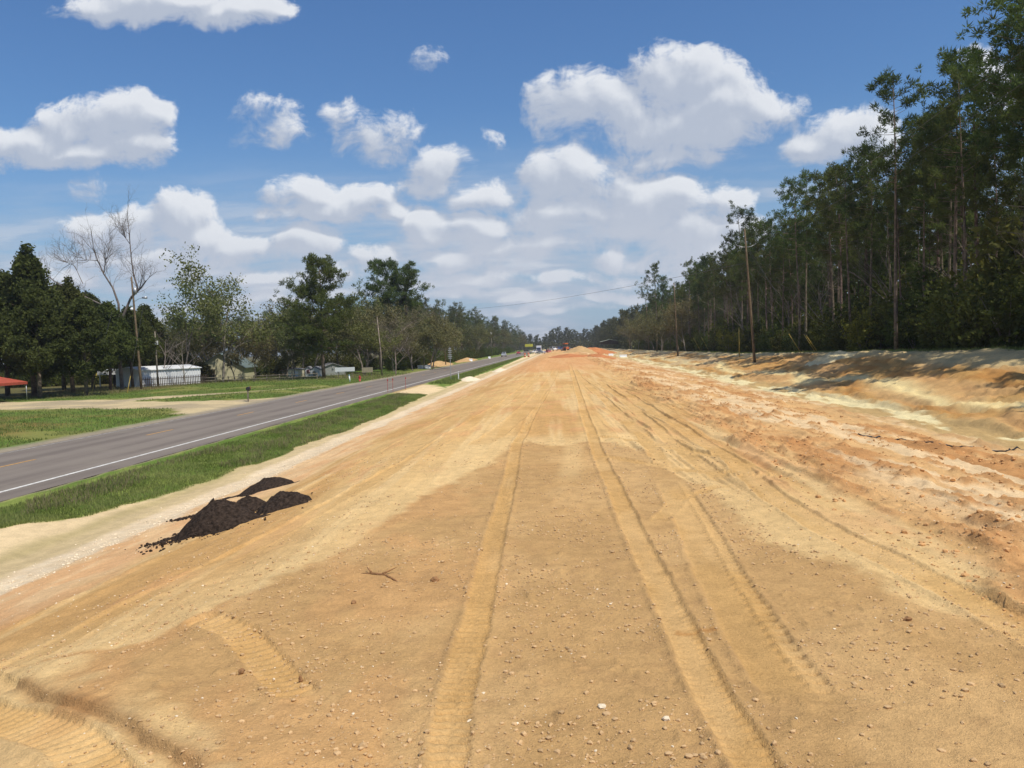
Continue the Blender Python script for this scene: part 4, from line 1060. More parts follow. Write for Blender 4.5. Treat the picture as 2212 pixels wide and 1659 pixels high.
# big leafless tree above the cedars: main limbs traced, then finer limbs grown from them
def limb(z): return [np.array([(zx - 740) * .0198, off, (1280 - zy) * .0198]) for zx, zy, off in z]
bt = Geo(); r2 = np.random.RandomState(31)
LIMBS = [
    ([(740, 1290, 0), (732, 1060, 0), (738, 900, 0), (745, 780, 0)], .26, .18),
    ([(745, 780, 0), (740, 700, .2), (700, 590, .5), (630, 490, 1), (590, 400, 1.2), (560, 310, 1.4), (545, 200, 1.6)], .16, .02),
    ([(630, 490, 1), (650, 420, .8), (692, 320, .5)], .07, .015),
    ([(742, 800, 0), (640, 700, -.5), (500, 620, -1), (400, 560, -1.4), (300, 480, -1.6), (240, 420, -1.8)], .14, .02),
    ([(740, 830, 0), (560, 880, -1), (430, 760, -1.6), (330, 670, -2), (200, 590, -2.5), (90, 540, -2.8)], .12, .02),
    ([(745, 840, 0), (815, 670, .4), (862, 610, .7), (835, 510, .8), (820, 400, 1), (812, 200, 1.1), (800, 90, 1.2)], .17, .02),
    ([(820, 660, .4), (900, 600, 0), (945, 555, -.3)], .14, .07),
    ([(590, 400, 1.2), (500, 390, 1.4), (430, 350, 1.8)], .05, .01),
    ([(540, 560, -.8), (480, 440, -.3), (400, 400, 0)], .05, .01),
    ([(815, 300, 1.1), (770, 240, 1.3), (740, 180, 1.5)], .05, .01),
]
def grow2(p, d, L, rad, lv):
    n_ = 4; pts = [p]; dd = d.copy()
    for k in range(n_ - 1):
        dd = dd + r2.randn(3) * .16 + np.array([0, 0, .07]); dd /= np.linalg.norm(dd); pts.append(pts[-1] + dd * L / (n_ - 1))
    bt.tube(pts, np.linspace(rad, max(rad * .4, .005), n_), 4 if lv == 0 else 3, False)
    if lv < 3:
        for k in range(3 if lv < 2 else 2):
            q = pts[1 + r2.randint(n_ - 1)]; sd_ = r2.randn(3); nd = dd * .8 + sd_ * .42; nd /= np.linalg.norm(nd)
            grow2(q, nd, L * .62, max(rad * .5, .006), lv + 1)
for li, (z, ra, rb) in enumerate(LIMBS):
    P_ = limb(z); L_ = len(P_); bt.tube(P_, np.linspace(ra, rb, L_), 8 if li < 1 else 6, False)
    if li == 0: continue
    for k in range(9 if li in (6,) else 11):
        s_ = .25 + .75 * r2.rand(); q = np.array([np.interp(s_ * (L_ - 1), range(L_), [a[i] for a in P_]) for i in range(3)])
        d0 = P_[min(L_ - 1, int(s_ * (L_ - 1)) + 1)] - P_[int(s_ * (L_ - 1) * .999)]; d0 = d0 / (np.linalg.norm(d0) + 1e-9)
        nd = d0 * .55 + r2.randn(3) * .45 + np.array([0, 0, .4 if li != 6 else 1.0]); nd /= np.linalg.norm(nd)
        grow2(q, nd, 1.7 + 1.2 * r2.rand(), .035, 0)
e = empty('bare_tree', (-54.6, 99.5, -.85), 0, 'big leafless tree with spreading grey limbs above the dark cedars', 'bare tree')
part('trunk', bt.mesh('trunk', M_greybark, True), e); e.scale = (.97, .97, .93)
# pale leaning trunk visible in front of the shed
# loose light-green trees
g_, vf = leafy(611, 15, per=30, size=.17, leafsp=.95, first=.25, nb=(7, 4, 3), levels=3, r0=.16, spread=.33, frac=.75)
lt1 = (g_.mesh('trunk', M_greybark, True), vf_mesh('crown', vf, M_leaf))
g_, vf = leafy(612, 16, per=32, size=.17, leafsp=.95, first=.25, nb=(7, 4, 3), levels=3, r0=.18, spread=.32, frac=.8)
lt2 = (g_.mesh('trunk', M_greybark, True), vf_mesh('crown', vf, M_leaf))
plant_tree(lt1[0], lt1[1], -53.6, 115, .98, 1, 'airy light green tree left of a denser one, against the clouds', 'tree', None, 'airy_tree')
plant_tree(lt2[0], lt2[1], -48.3, 115, 1.04, 2, 'airy light green tree with upright plumes of young leaves', 'tree', None, 'airy_tree')
# mixed green and brown trees behind the houses: x at 130 m depth, kind, size
mix = [(-58, 122, 'L', .80, 'fresh green tree behind the corrugated white building'), (-54.5, 126, 'O', .80, 'olive tree just left of the cream house'), (-48.2, 119, 'O', .6, 'small budding tree in front of the cream house'),
       (-49.0, 140, 'O', .96, 'olive brown tree rising behind the cream house'), (-44.8, 132, 'L', .88, 'green tree right of the cream house'), (-41.5, 136, 'O', 1.02, 'bushy olive tree behind the small playhouses'),
       (-38.3, 139, 'L', .92, 'green tree left of the big pine'), (-46.2, 122, 'O', .6, 'low brown green tree beside the green roof'), (-33.2, 136, 'O', .92, 'olive tree right of the big pine'), (-31.0, 128, 'L', .72, 'pale green tree behind the white board'),
       (-30.2, 146, 'O', .96, 'rounded olive tree behind the tan board'), (-35.0, 146, 'L', 1.02, 'green tree behind the big pine'), (-40.0, 121.5, 'O', .5, 'small brown shrubby tree left of the white cabins'),
       (-61.5, 116, 'L', .7, 'light green tree glimpsed behind the cedars'), (-27.9, 152, 'O', .75, 'low olive tree left of the bare brown tree')]
for i, (x, y, kd, s, lab) in enumerate(mix):
    src = LT[i % 4][:2] if kd == 'L' else OL[i % 4]
    plant_tree(src[0], src[1], x, y, s, None, lab, 'tree', None, 'broadleaf_tree')
# twiggy brown trees
for i, (x, y, s, lab) in enumerate(((-52.3, 133, .95, 'leafless brown tree behind the cream house roof'), (-44.5, 139, 1.05, 'leafless brown tree left of the big pine'), (-42.6, 128, .6, 'small leafless tree left of the white cabins'), (-53.4, 108, .6, 'thin bare tree right of the left utility pole'), (-50.5, 108, .55, 'thin leaning bare tree in front of the corrugated white building'))):
    plant_tree(BT[i % 3], None, x, y, s, None, lab, 'bare tree', None, 'bare_tree')
g_, ends = branchy(431, 11, levels=4, nb=(7, 5, 4, 4), first=.15, r0=.14, spread=.62)
vf = leafcloud(ends[ends[:, 2] > 1.5], .35, 5, .07, np.random.RandomState(4))
plant_tree(g_.mesh('trunk', M_palebark, True), vf_mesh('crown', vf, M_twig), -27.4, 134, .95, 0, 'brown twiggy tree with pale trunk right of the tan board', 'tree', None, 'twiggy_tree')
g_ = Geo(); g_.tube([(0, 0, 0), (-.05, 0, 4), (-.4, 0, 9.2)], [.13, .10, .04], 6)
e = empty('snag', (-27.9, 126, -1.05), 0, 'pale dead trunk standing before the brown twiggy tree', 'dead tree'); part('trunk', g_.mesh('trunk', M_palebark, True), e)
# big pine and twin pines
tm, vf = pine(701, 17, .22, 5.2, 78, 40, 1.5, .52, .2, .30)
plant_tree(tm, vf_mesh('crown', vf, M_pine), -35.2, 120, 1.0, .3, 'big broad pine beside the white cabins, taller than its neighbours', 'pine tree')
tm, vf = pine(702, 21.5, .56, 4.8, 44, 36, 1.3, .62, .3, .26)
plant_tree(tm, vf_mesh('crown', vf, M_pine), -35.9, 170, 1.0, .3, 'left one of the twin tall pines above the left woods', 'pine tree')
tm, vf = pine(703, 20.5, .56, 4.4, 42, 36, 1.3, .62, .3, .26)
plant_tree(tm, vf_mesh('crown', vf, M_pine), -32.4, 171, 1.0, 2.3, 'right one of the twin tall pines above the left woods', 'pine tree')
# dark wood that follows the road on the left
r = np.random.RandomState(61); GL = 'trees of the wood along the left side of the road'
y = 158.0
while y < 720:
    for row in range(3):
        x = -31.5 - row * 6 - r.rand() * 5
        hfac = np.interp(y, [150, 185, 240, 400, 700], [.62, .74, .86, .92, .80])
        if r.rand() < .68:
            tm, cr = PF[r.randint(4)]; plant_tree(tm, cr, x, y + r.rand() * 5, hfac * (.88 + .22 * r.rand()), None, 'pine in the dark wood lining the left side of the road', 'pine tree', GL)
        else:
            tm, cr = OL[r.randint(4)]; plant_tree(tm, cr, x, y + r.rand() * 5, hfac * 1.25 * (.8 + .2 * r.rand()), None, 'olive broadleaf tree in the dark wood lining the left side of the road', 'tree', 'broadleaf trees in the left roadside wood', 'broadleaf_tree')
    y += 4.6 * (1 + (y - 158) / 170)
y = 95.0
GLB = 'bushes at the foot of the left woods'
while y < 500:
    i = r.randint(5); xb = -30.5 if y > 150 else -55 + (y - 95) * .25
    if y > 150 or y < 100 or True:
        plant_tree(BS[i][0], BS[i][1], (-30.2 - r.rand() * 2) if y > 150 else (-60 + (y - 95) * .45 + r.rand() * 3), y + (22 if y < 150 else 0), .8 + .5 * r.rand(), None, 'green bush at the foot of the left woods', 'bush', GLB, 'bush', None, ('stem', 'foliage'))
    y += 3.4 * (1 + max(0, y - 150) / 120)
# backdrop rows so that the wood closes behind the left houses
GK = 'trees closing the view behind the left houses'
for k in range(46):
    x = -92 + k * 1.45 + r.rand() * 2; yb = 158 + r.rand() * 14
    tm, cr = PF[r.randint(4)] if r.rand() < .35 else OL[r.randint(4)]
    fp = tm.name.startswith('trunk') and cr in [q[1] for q in PF]
    plant_tree(tm, cr, x, yb, (.56 if fp else .86) * (.85 + .3 * r.rand()), None, 'pine in the tree line behind the left houses' if fp else 'broadleaf tree in the tree line behind the left houses', 'pine tree' if fp else 'tree', GK + (' (pines)' if fp else ''), 'pine_tree' if fp else 'broadleaf_tree')
# far woods across the end: reads as one mass, one object
NW = .16
fv = []
for i in range(4):
    tm, vf = pine(800 + i, 19, .12, 3.8, 30, 9, needle=1.0, tr=.2)
    fv.append((tm, vf))
far_t = Geo(); far_c = Geo()
def far_tree(x, y, s_):
    tm, vf = fv[r.randint(4)]; a = r.rand() * 6.28; c_, n_ = math.cos(a), math.sin(a)
    V = vf[0] * s_; V = np.stack([V[:, 0] * c_ - V[:, 1] * n_ + x, V[:, 0] * n_ + V[:, 1] * c_ + y, V[:, 2] + gz_fast(x, y)], -1)
    far_c.add(V, vf[1])
    far_t.tube([(x, y, gz_fast(x, y)), (x, y, gz_fast(x, y) + 17 * s_)], [.22, .05], 5, False)
for k in range(150):
    x = -95 + (k % 50) * 4.4 + r.rand() * 4; yy_ = 740 + (k // 50) * 28 + r.rand() * 20
    hf = np.interp(x, [-60, -25, -5, 15, 60, 110], [.80, .66, .92, .84, .90, .98])
    far_tree(x, yy_, hf * (.72 + .42 * r.rand()))
for k in range(170):
    yy_ = 345 + k * 2.5; far_tree(28.5 + r.rand() * 16, yy_, .62 + .36 * r.rand())
V_, F_ = leafcloud(np.stack([-95 + r.rand(2600) * 240, 735 + r.rand(2600) * 20, -1 + r.rand(2600) * 6], -1), 1.5, 6, .8, r)
far_c.add(V_, F_)
n = 1500
V_, F_ = leafcloud(np.stack([28 + r.rand(n) * 3, 340 + r.rand(n) * 400, -.5 + r.rand(n) * 4], -1), 1.2, 8, .5, r)
far_c.add(V_, F_)
tag(part('far_wood', far_c.mesh('far_wood', M_farpine)), 'distant pine wood that closes the end of the cleared bed', 'wood', kind='stuff')
tag(part('far_trunks', far_t.mesh('far_trunks', M_bark)), 'trunks of the distant pine wood', 'tree trunks', kind='stuff')

# ------------------------------------------------------------------ utility poles, guys, wires
def pole(x, y, H, dxt, dyt, label, arm=True, name='utility_pole', rad=.16, arms=None, zb=None):
    z = gz(x, y) if zb is None else zb
    e = empty(name, (x, y, z - .3), 0, label, 'utility pole', 'wooden utility poles')
    h = np.linspace(0, 1, 6)
    part('pole', Geo().tube(np.stack([dxt * h, dyt * h, h * (H + .3)], -1), rad * (1 - .42 * h), 10).mesh('pole', M_pole, True), e)
    if arm:
        for s_ in (-1, 1):
            t_ = .87; b_ = np.array([dxt * t_, 0, (H + .3) * t_])
            g_ = Geo(); g_.tube([b_, b_ + (s_ * .5, 0, .02), b_ + (s_ * 1.1, 0, .28)], [.045, .04, .03], 6)
            ar = part('crossarm', g_.mesh('crossarm', M_galv, True), e)
            g_ = Geo()
            q = b_ + np.array((s_ * 1.1, 0, .28))
            for k in range(3): g_.tube([q + (0, 0, .05 * k), q + (0, 0, .05 * k + .03)], [.07, .05], 8)
            part('insulator', g_.mesh('insulator', M_galv, True), ar)
    g_ = Geo(); q = np.array([dxt, 0, H + .3]); g_.tube([q, q + (0, 0, .15), q + (0, 0, .3)], [.05, .04, .03], 6)
    part('insulator', g_.mesh('insulator', M_galv, True), e)
    return e, z
P1 = (22.4, 99.0); p1, z1 = pole(22.4, 99, 15.6, -.85, 0, 'tall leaning wooden utility pole with curved arms, nearest on the right bank')
P2 = (22.9, 168.0); p2, z2 = pole(22.9, 168, 14.7, -.45, 0, 'second wooden utility pole on the right, beyond the tallest', arm=False)
p3, z3 = pole(26.8, 262, 14.6, -.5, 0, 'third wooden utility pole on the right, against the brown trees', arm=False)
p4, z4 = pole(27.5, 345, 12.5, -.3, 0, 'farthest visible wooden utility pole on the right', arm=False)
pL, zL = pole(-51.9, 99.0, 13.7, -.5, 0, 'wooden utility pole with a lamp beside the left driveway', arm=False, rad=.17)
# lamp, arm on the left pole
g_ = Geo(); g_.tube([(-.35, 0, 11.0), (.3, 0, 11.35), (.95, 0, 11.45)], [.03, .03, .03], 6); g_.tube([(.7, 0, 11.45), (1.3, 0, 11.45)], [.09, .16], 8)
part('lamp_arm', g_.mesh('lamp_arm', M_galv, True), pL)
g_ = Geo(); g_.tube([(-.55, -.1, 10.3), (-.62, -.1, 10.15), (-.66, -.1, 9.95)], [.05, .2, .16], 10)
part('lamp', g_.mesh('lamp', M_lampglass, True), pL)
g_ = Geo(); g_.tube([(-.15, 0, 11.9), (-.15, 0, 12.7)], [.2, .2], 10)
part('transformer', g_.mesh('transformer', M_galv, True), pL)
# short service pole with meter box behind
e = empty('service_pole', (-52.3, 104, -.8), 0, 'thin grey service pole with a white meter box behind the left utility pole', 'pole')
part('pole', Geo().tube([(0, 0, 0), (-.05, 0, 7.2)], [.12, .08], 8).mesh('pole', M_wood, True), e)
part('meter_box', Geo().box(-.02, .34, -.28, -.08, 5.5, 6.0).mesh('meter_box', M_white), e)
def wire(a, b_, sag, label, rad=.010, n_=40, name='overhead_wire', group=None):
    a = np.array(a, float); b_ = np.array(b_, float); t_ = np.linspace(0, 1, n_)[:, None]
    pts = a * (1 - t_) + b_ * t_; pts[:, 2] -= (4 * t_ * (1 - t_))[:, 0] * sag
    return tag(part(name, Geo().tube(pts, rad, 4).mesh(name, M_wire, True)), label, 'wire', group)
top1 = np.array([21.6, 99, z1 + 15.4]); top2 = np.array([22.45, 168, z2 + 14.6]); top3 = np.array([26.4, 262, z3 + 14.5])
wire(top1 - (0, 0, 3.7), (-34.0, 230, 13.5), 1.2, 'wire crossing the sky low over the bed to the left woods', .019)
wire(top1 + (-1.1, 0, -1.6), top2 - (0, 0, .3), 1.2, 'upper wire between the two nearest right utility poles')
wire(top1 - (0, 0, 4.0), top2 - (0, 0, 3.0), 1.2, 'lower wire between the two nearest right utility poles')
wire(top2, top3, 1.4, 'wire between the second and third right utility poles')
wire(top1 + (-1.1, 0, -1.5), (20.4, 28, 15.7), .9, 'left one of the wires rising over the pines to the upper right', .012)
wire(top1 + (1.1, 0, -1.5), (22.6, 28, 15.7), .9, 'right one of the wires rising over the pines to the upper right', .012)
# guys with yellow guards
def guy(ax, ay, top, lab, glen=2.7, z=None):
    z = gz_fast(ax, ay) if z is None else z
    a = np.array([ax, ay, z - .1]); d = np.array(top) - a; L = np.linalg.norm(d); d /= L
    e = empty('guy_wire', a, 0, lab, 'guy wire', 'guy wires with yellow guards')
    part('cable', Geo().tube([(0, 0, 0), d * L], .010, 4).mesh('cable', M_wire, True), e)
    part('guard', Geo().tube([d * .1, d * (.1 + glen)], .036, 6).mesh('guard', M_yellow, True), e)
guy(27.4, 97.5, top1 - (0, 0, 4.0), 'guy wire of the tallest right pole, nearest the pole')
guy(29.0, 97.5, top1 - (0, 0, 1.5), 'guy wire of the tallest right pole, the middle yellow guard', 2.5)
guy(29.4, 98.0, top1 - (0, 0, 1.9), 'guy wire of the tallest right pole, rightmost yellow guard', 2.4)
guy(27.6, 168, top2 - (0, 0, 4.0), 'guy wire of the second right pole, left guard', 3.4)
guy(29.2, 168, top2 - (0, 0, 1.0), 'guy wire of the second right pole, right guard', 3.4)
guy(30.4, 262, top3 - (0, 0, 4.0), 'guy wire of the third right pole, left guard', 4)
guy(32.0, 262, top3 - (0, 0, 1.0), 'guy wire of the third right pole, right guard', 4)
e = empty('marker_post', (24.6, 118, gz_fast(24.6, 118)), 0, 'upright yellow marker post left of the tallest right pole', 'marker post')
part('post', Geo().tube([(0, 0, 0), (0, 0, 4.1)], .06, 8).mesh('post', M_yellow, True), e)
guy(-49.9, 84.6, (-51.2, 92, 8.5), 'guy wire with left yellow guard among the cedar trunks', 3.0)
guy(-47.9, 88.2, (-49.6, 96, 9), 'guy wire with right yellow guard left of the pale trunk', 2.4)
# thin lamp poles in front of the left wood
for (x, y, lab) in ((-27.1, 190, 'thin roadside pole with white lamp before the left woods, nearer one'), (-28.4, 330, 'thin roadside pole with white lamp before the left woods, farther one')):
    z = gz_fast(x, y); e = empty('lamp_pole', (x, y, z), 0, lab, 'lamp pole', 'lamp poles before the left woods')
    part('pole', Geo().tube([(0, 0, 0), (0, 0, 9.8)], [.13, .09], 8).mesh('pole', M_wood, True), e)
    s_ = 1 if y < 250 else 1.4
    part('lamp', Geo().tube([(0, -.25, 8.7), (.02, -.25, 9.5 + .2 * s_)], [.17 * s_, .12 * s_], 8).mesh('lamp', M_lampglass, True), e)

# ------------------------------------------------------------------ buildings on the left
def gable(name, x, y, w, d, h, rh, rz, wall, roof, label, cat, over=.25, zb=None, windows=(), door=None, ribs=0, trim=None):
    """gable end faces -Y (local); w across, d deep"""
    z = gz_fast(x, y) - .05 if zb is None else zb
    e = empty(name, (x, y, z), rz, label, cat)
    part('wall', Geo().prism([(-w / 2, 0), (w / 2, 0), (w / 2, h), (0, h + rh), (-w / 2, h)], 'y', 0, d).mesh('wall', wall), e)
    for s_ in (-1, 1):
        k = rh / (w / 2); ox = w / 2 + over
        prof = [(0, h + rh + .02), (s_ * ox, h - over * k + .02), (s_ * ox, h - over * k + .12), (0, h + rh + .14)]
        part('roof', Geo().prism(prof, 'y', -over, d + over).mesh('roof', roof), e)
    for (wx, wz, ww, wh) in windows:
        f = part('window', Geo().box(wx - ww / 2 - .06, wx + ww / 2 + .06, -.05, -.004, wz - .06, wz + wh + .06).mesh('window', trim or M_white), e)
        part('pane', Geo().box(wx - ww / 2, wx + ww / 2, -.065, -.052, wz, wz + wh).mesh('pane', M_dark), f)
    if door:
        wx, ww, wh, dm_ = door
        dd = part('door', Geo().box(wx - ww / 2, wx + ww / 2, -.05, -.004, .02, wh).mesh('door', dm_), e)
        part('handle', Geo().box(wx + ww / 2 - .15, wx + ww / 2 - .1, -.09, -.052, wh * .48, wh * .53).mesh('handle', M_galv), dd)
    return e
hs_ = gable('house', -52.9, 125, 7.2, 9, 1.9, 2.2, .14, M_cream, M_green_roof, 'cream house with green metal roof behind the trees and rail fence', 'house', .3, windows=((1.6, 2.3, .55, .75),), door=(-1.2, .95, 1.75, M_wood))
e = empty('shed', (-58.9, 109, -.8), .05, 'long white roofed open shed, dark inside', 'shed')
g_ = Geo(); g_.box(-4.2, 3.9, 0, 4.2, 1.75, 2.45)
part('roof', g_.mesh('roof', M_white), e)
for k in range(4): part('post', Geo().box(-4.0 + k * 2.6, -3.88 + k * 2.6, .05, .17, 0, 1.75).mesh('post', M_white), e)
part('back_wall', Geo().box(-4.1, 3.8, 4.0, 4.15, 0, 1.75).mesh('back_wall', M_darkwood), e)
e = empty('corrugated_building', (-55.1, 104.6, -.8), .0, 'low white building with a ribbed metal wall behind dark pickets', 'building')
e.rotation_euler = (0, 0, 1.08)
part('wall', Geo().box(0, 9.5, 0, 5, 0, 2.2).mesh('wall', M_white), e)
rm = Geo().box(0, .09, -.07, -.002, .02, 2.26).mesh('rib', M_white)
for k in range(24): part('rib', rm, e, (.1 + k * .4, 0, 0))
pr = Geo(); pr.prism([(-.2, 2.2), (5.2, 2.2), (5.2, 2.3), (2.5, 2.75), (-.2, 2.3)], 'x', -.1, 9.6)
part('roof', pr.mesh('roof', M_white), e)
e = empty('picket_fence', (-54.2, 103.6, -.8), 1.08, 'dark wooden picket fence along the white building', 'fence')
pk = Geo().prism([(-.045, 0), (.045, 0), (.045, 1.25), (0, 1.35), (-.045, 1.25)], 'y', -.012, .012).mesh('picket', M_darkwood)
for k in range(38): part('picket', pk, e, (k * .27, 0, 0))
for zz_ in (.3, 1.0): part('rail', Geo().box(-.1, 10.2, .016, .05, zz_, zz_ + .08).mesh('rail', M_darkwood), e)
e = empty('rail_fence', (-50.0, 112.0, -.8), 0, 'brown post and rail fence in front of the cream house and lawns', 'fence')
fx0, fy0, fx1, fy1 = 0, 0, 15.0, 4.0; nseg = 9
for k in range(nseg + 1):
    t_ = k / nseg; part('post', Geo().box(-.06, .06, -.06, .06, 0, .95).mesh('post', M_wood), e, (fx1 * t_, fy1 * t_, 0))
for zz_ in (.4, .8):
    for k in range(nseg):
        a = np.array([fx1 * k / nseg, fy1 * k / nseg - .08, zz_]); b_ = np.array([fx1 * (k + 1) / nseg, fy1 * (k + 1) / nseg - .08, zz_ + .03 * (k % 2)])
        part('rail', Geo().tube([a, b_], .045, 5).mesh('rail', M_wood, True), e)
gable('cabin', -42.3, 128, 1.9, 2.2, 1.25, .12, 0, mat('cream_paint', (.66, .62, .46), .6, .3, var=.05), M_grey_roof, 'small cream flat roofed shed, left of the playhouses', 'shed', .08, door=(.4, .5, 1.0, M_white))
gable('playhouse', -40.2, 128.5, .95, 1.3, 1.25, .35, .0, M_white, M_grey_roof, 'narrow white playhouse with a pink window', 'playhouse', .1, windows=((0, .6, .3, .5),), trim=M_pink)
gable('playhouse', -38.95, 128, 1.5, 1.8, 1.15, .42, .0, M_white, M_grey_roof, 'white gabled playhouse nearest the big pine', 'playhouse', .1, door=(-.1, .45, .95, M_tan))
gable('cabin', -37.6, 133.5, 4.2, 3.5, 1.2, .75, .5, mat('grey_siding', (.28, .29, .29), .8, .2), M_grey_roof, 'grey roofed cabin partly hidden behind the big pine', 'cabin', .2, windows=((.8, .5, .4, .5),))
gable('hut', -44.6, 133, 2.6, 2.2, 1.1, .4, .1, mat('brown_siding', (.16, .13, .10), .8, .2), M_darkwood, 'small brown hut in the shade left of the cream shed', 'hut', .2, door=(.2, .6, .95, M_wood))
# red canopy
e = empty('canopy', (-55.6, 76.0, gz_fast(-54, 76) - .02), 0, 'red canvas canopy on thin posts at the left edge', 'canopy')
cg = Geo(); hw_ = 3.0
v = [(-hw_, -2, 1.85), (hw_, -2, 1.85), (hw_, 2.4, 1.85), (-hw_, 2.4, 1.85), (-hw_ * .45, 0, 2.62), (hw_ * .35, 0, 2.62), (-hw_, -2, 1.6), (hw_, -2, 1.6), (hw_, 2.4, 1.6), (-hw_, 2.4, 1.6)]
cg.add(v, [(0, 1, 5, 4), (2, 3, 4, 5), (0, 6, 7, 1), (1, 7, 8, 2), (2, 8, 9, 3), (3, 9, 6, 0)]); cg.f.append(np.array([(1, 2, 5), (3, 0, 4)]) + 0)
part('canvas', cg.mesh('canvas', M_red), e)
for px_, py_ in ((-2.9, -1.9), (0, -1.9), (1.6, -1.9), (2.9, -1.9), (-2.9, 2.3), (2.9, 2.3)): part('post', Geo().tube([(px_, py_, 0), (px_, py_, 1.65)], .04, 6).mesh('post', M_galv, True), e)

# ------------------------------------------------------------------ roadside things
e = empty('mailbox', (-27.0, 69.3, gz_fast(-27, 69.3)), .1, 'dark mailbox on a post beside the far edge of the road', 'mailbox')
part('post', Geo().box(-.05, .05, -.05, .05, 0, 1.0).mesh('post', M_wood), e)
part('support_arm', Geo().box(-.045, .045, -.05, .45, .9, .98).mesh('support_arm', M_wood), e)
an = np.linspace(0, math.pi, 9); part('box', Geo().prism([(-.13, 1.0)] + [(-.13 * math.cos(a_), 1.16 + .11 * math.sin(a_)) for a_ in an] + [(.13, 1.0)], 'y', -.1, .5).mesh('box', M_black), e)
part('flag', Geo().box(.135, .15, .25, .3, 1.05, 1.33).mesh('flag', M_redp), e)
e = empty('board', (-31.5, 118, gz_fast(-31.5, 118)), .0, 'long blank white board on posts on the left lawn', 'sign board')
part('panel', Geo().box(-1.42, 1.42, -.04, .04, .95, 1.55).mesh('panel', M_white), e)
for xx_ in (-1.0, 0, 1.0): part('post', Geo().box(xx_ - .05, xx_ + .05, .045, .13, 0, 1.4).mesh('post', M_wood), e)
e = empty('board', (-29.9, 125, gz_fast(-29.9, 125)), 0, 'smaller tan board on posts right of the white one', 'sign board')
part('panel', Geo().box(-.85, .85, -.04, .04, .55, 1.3).mesh('panel', M_tan), e)
for xx_ in (-.6, .6): part('post', Geo().box(xx_ - .05, xx_ + .05, .045, .13, 0, 1.2).mesh('post', M_wood), e)
e = empty('marker_post', (-27.7, 106, gz_fast(-27.7, 106)), 0, 'short white marker post with blue cap below the white board', 'marker post')
part('post', Geo().tube([(0, 0, 0), (-.06, 0, .75)], .09, 8).mesh('post', M_white, True), e); part('cap', Geo().tube([(-.06, 0, .75), (-.07, 0, .95)], [.09, .07], 8).mesh('cap', mat('pale_blue', (.3, .45, .6), .5, .3), True), e)
e = empty('fire_hydrant', (-26.9, 108, gz_fast(-26.9, 108)), 0, 'small red fire hydrant on the left verge', 'fire hydrant')
part('barrel', Geo().tube([(0, 0, 0), (0, 0, .06), (0, 0, .07), (0, 0, .6), (0, 0, .7), (0, 0, .8)], [.17, .17, .12, .12, .14, .05], 10).mesh('barrel', M_redp, True), e)
part('nozzle', Geo().tube([(-.22, 0, .5), (.22, 0, .5)], .06, 8).mesh('nozzle', M_redp, True), e)
for (x, y, lab) in ((-17.1, 79.5, 'left red survey stake at the end of the grass strip'), (-16.9, 81.0, 'middle red survey stake at the end of the grass strip'), (-16.2, 84.0, 'right red survey stake at the end of the grass strip')):
    e = empty('survey_stake', (x, y, gz_fast(x, y)), 0, lab, 'survey stake', 'red survey stakes')
    part('stake', Geo().box(-.018, .018, -.015, .015, 0, 1.35).mesh('stake', mat('faded_red', (.36, .10, .08), .7, .2)), e)
    part('ribbon', Geo().box(-.02, .08, -.022, -.017, 1.12, 1.25).mesh('ribbon', M_redp), e)
# sign post seen edge on, with its stack of small blades
e = empty('sign_post', (-15.2, 111, gz_fast(-15.2, 111)), .05, 'tall thin metal sign post with stacked small blades on the grass strip', 'sign post')
part('post', Geo().box(-.035, .035, -.03, .03, 0, 4.35).mesh('post', M_galv), e)
for k, (zz_, ww_) in enumerate(((2.75, .22), (2.98, .3), (3.22, .27), (3.55, .24), (3.8, .26), (4.05, .18))):
    part('blade', Geo().box(-ww_, ww_ * .9, -.05, -.035, zz_, zz_ + .11).mesh('blade', M_galv), e)
e = empty('delineator', (-14.1, 110.5, gz_fast(-14.1, 110.5)), 0, 'short white delineator post right of the tall sign post', 'delineator post')
part('post', Geo().box(-.06, .06, -.02, .02, 0, 1.1).mesh('post', M_white), e); part('reflector', Geo().box(-.045, .045, -.028, -.0215, .85, 1.0).mesh('reflector', M_galv), e)
def barrier(x, y, w, rz, lab, group=None):
    e = empty('barrier', (x, y, gz_fast(x, y)), rz, lab, 'barrier', group)
    part('body', Geo().prism([(-.28, 0), (.28, 0), (.24, .18), (.1, .36), (.08, .75), (-.08, .75), (-.1, .36), (-.24, .18)], 'x', -w / 2, w / 2).mesh('body', M_white), e)
    part('foot', Geo().box(-w / 2 - .03, -w / 2 + .25, -.3, .3, -.02, .1).mesh('foot', M_black), e)
barrier(-27.9, 165, 2.6, .15, 'low white barrier at the foot of the left ochre mound')
barrier(-26.9, 240, 1.0, .3, 'small white barrier on the left ochre mound ridge')
barrier(-25.9, 290, .8, .3, 'tiny white barrier beyond the left ochre ridge')
barrier(14.9, 262, 1.5, .2, 'white barrier on the right of the bed, left one of the far pair')
barrier(16.6, 232, 2.0, .0, 'white barrier on the right of the bed, right one of the far pair')
for k, (x, y, lab) in enumerate(((-13.9, 300, 'left orange traffic drum at the far road edge'), (-12.7, 303, 'right orange traffic drum at the far road edge'))):
    e = empty('traffic_drum', (x, y, -1.2), 0, lab, 'traffic drum', 'orange traffic drums')
    part('drum', Geo().tube([(0, 0, 0), (0, 0, .5), (0, 0, 1.0), (0, 0, 1.5)], [.40, .38, .34, .30], 12).mesh('drum', M_orange, True), e)
    part('band', Geo().tube([(0, 0, .62), (0, 0, .82)], [.385, .375], 12, False).mesh('band', M_white, True), e)
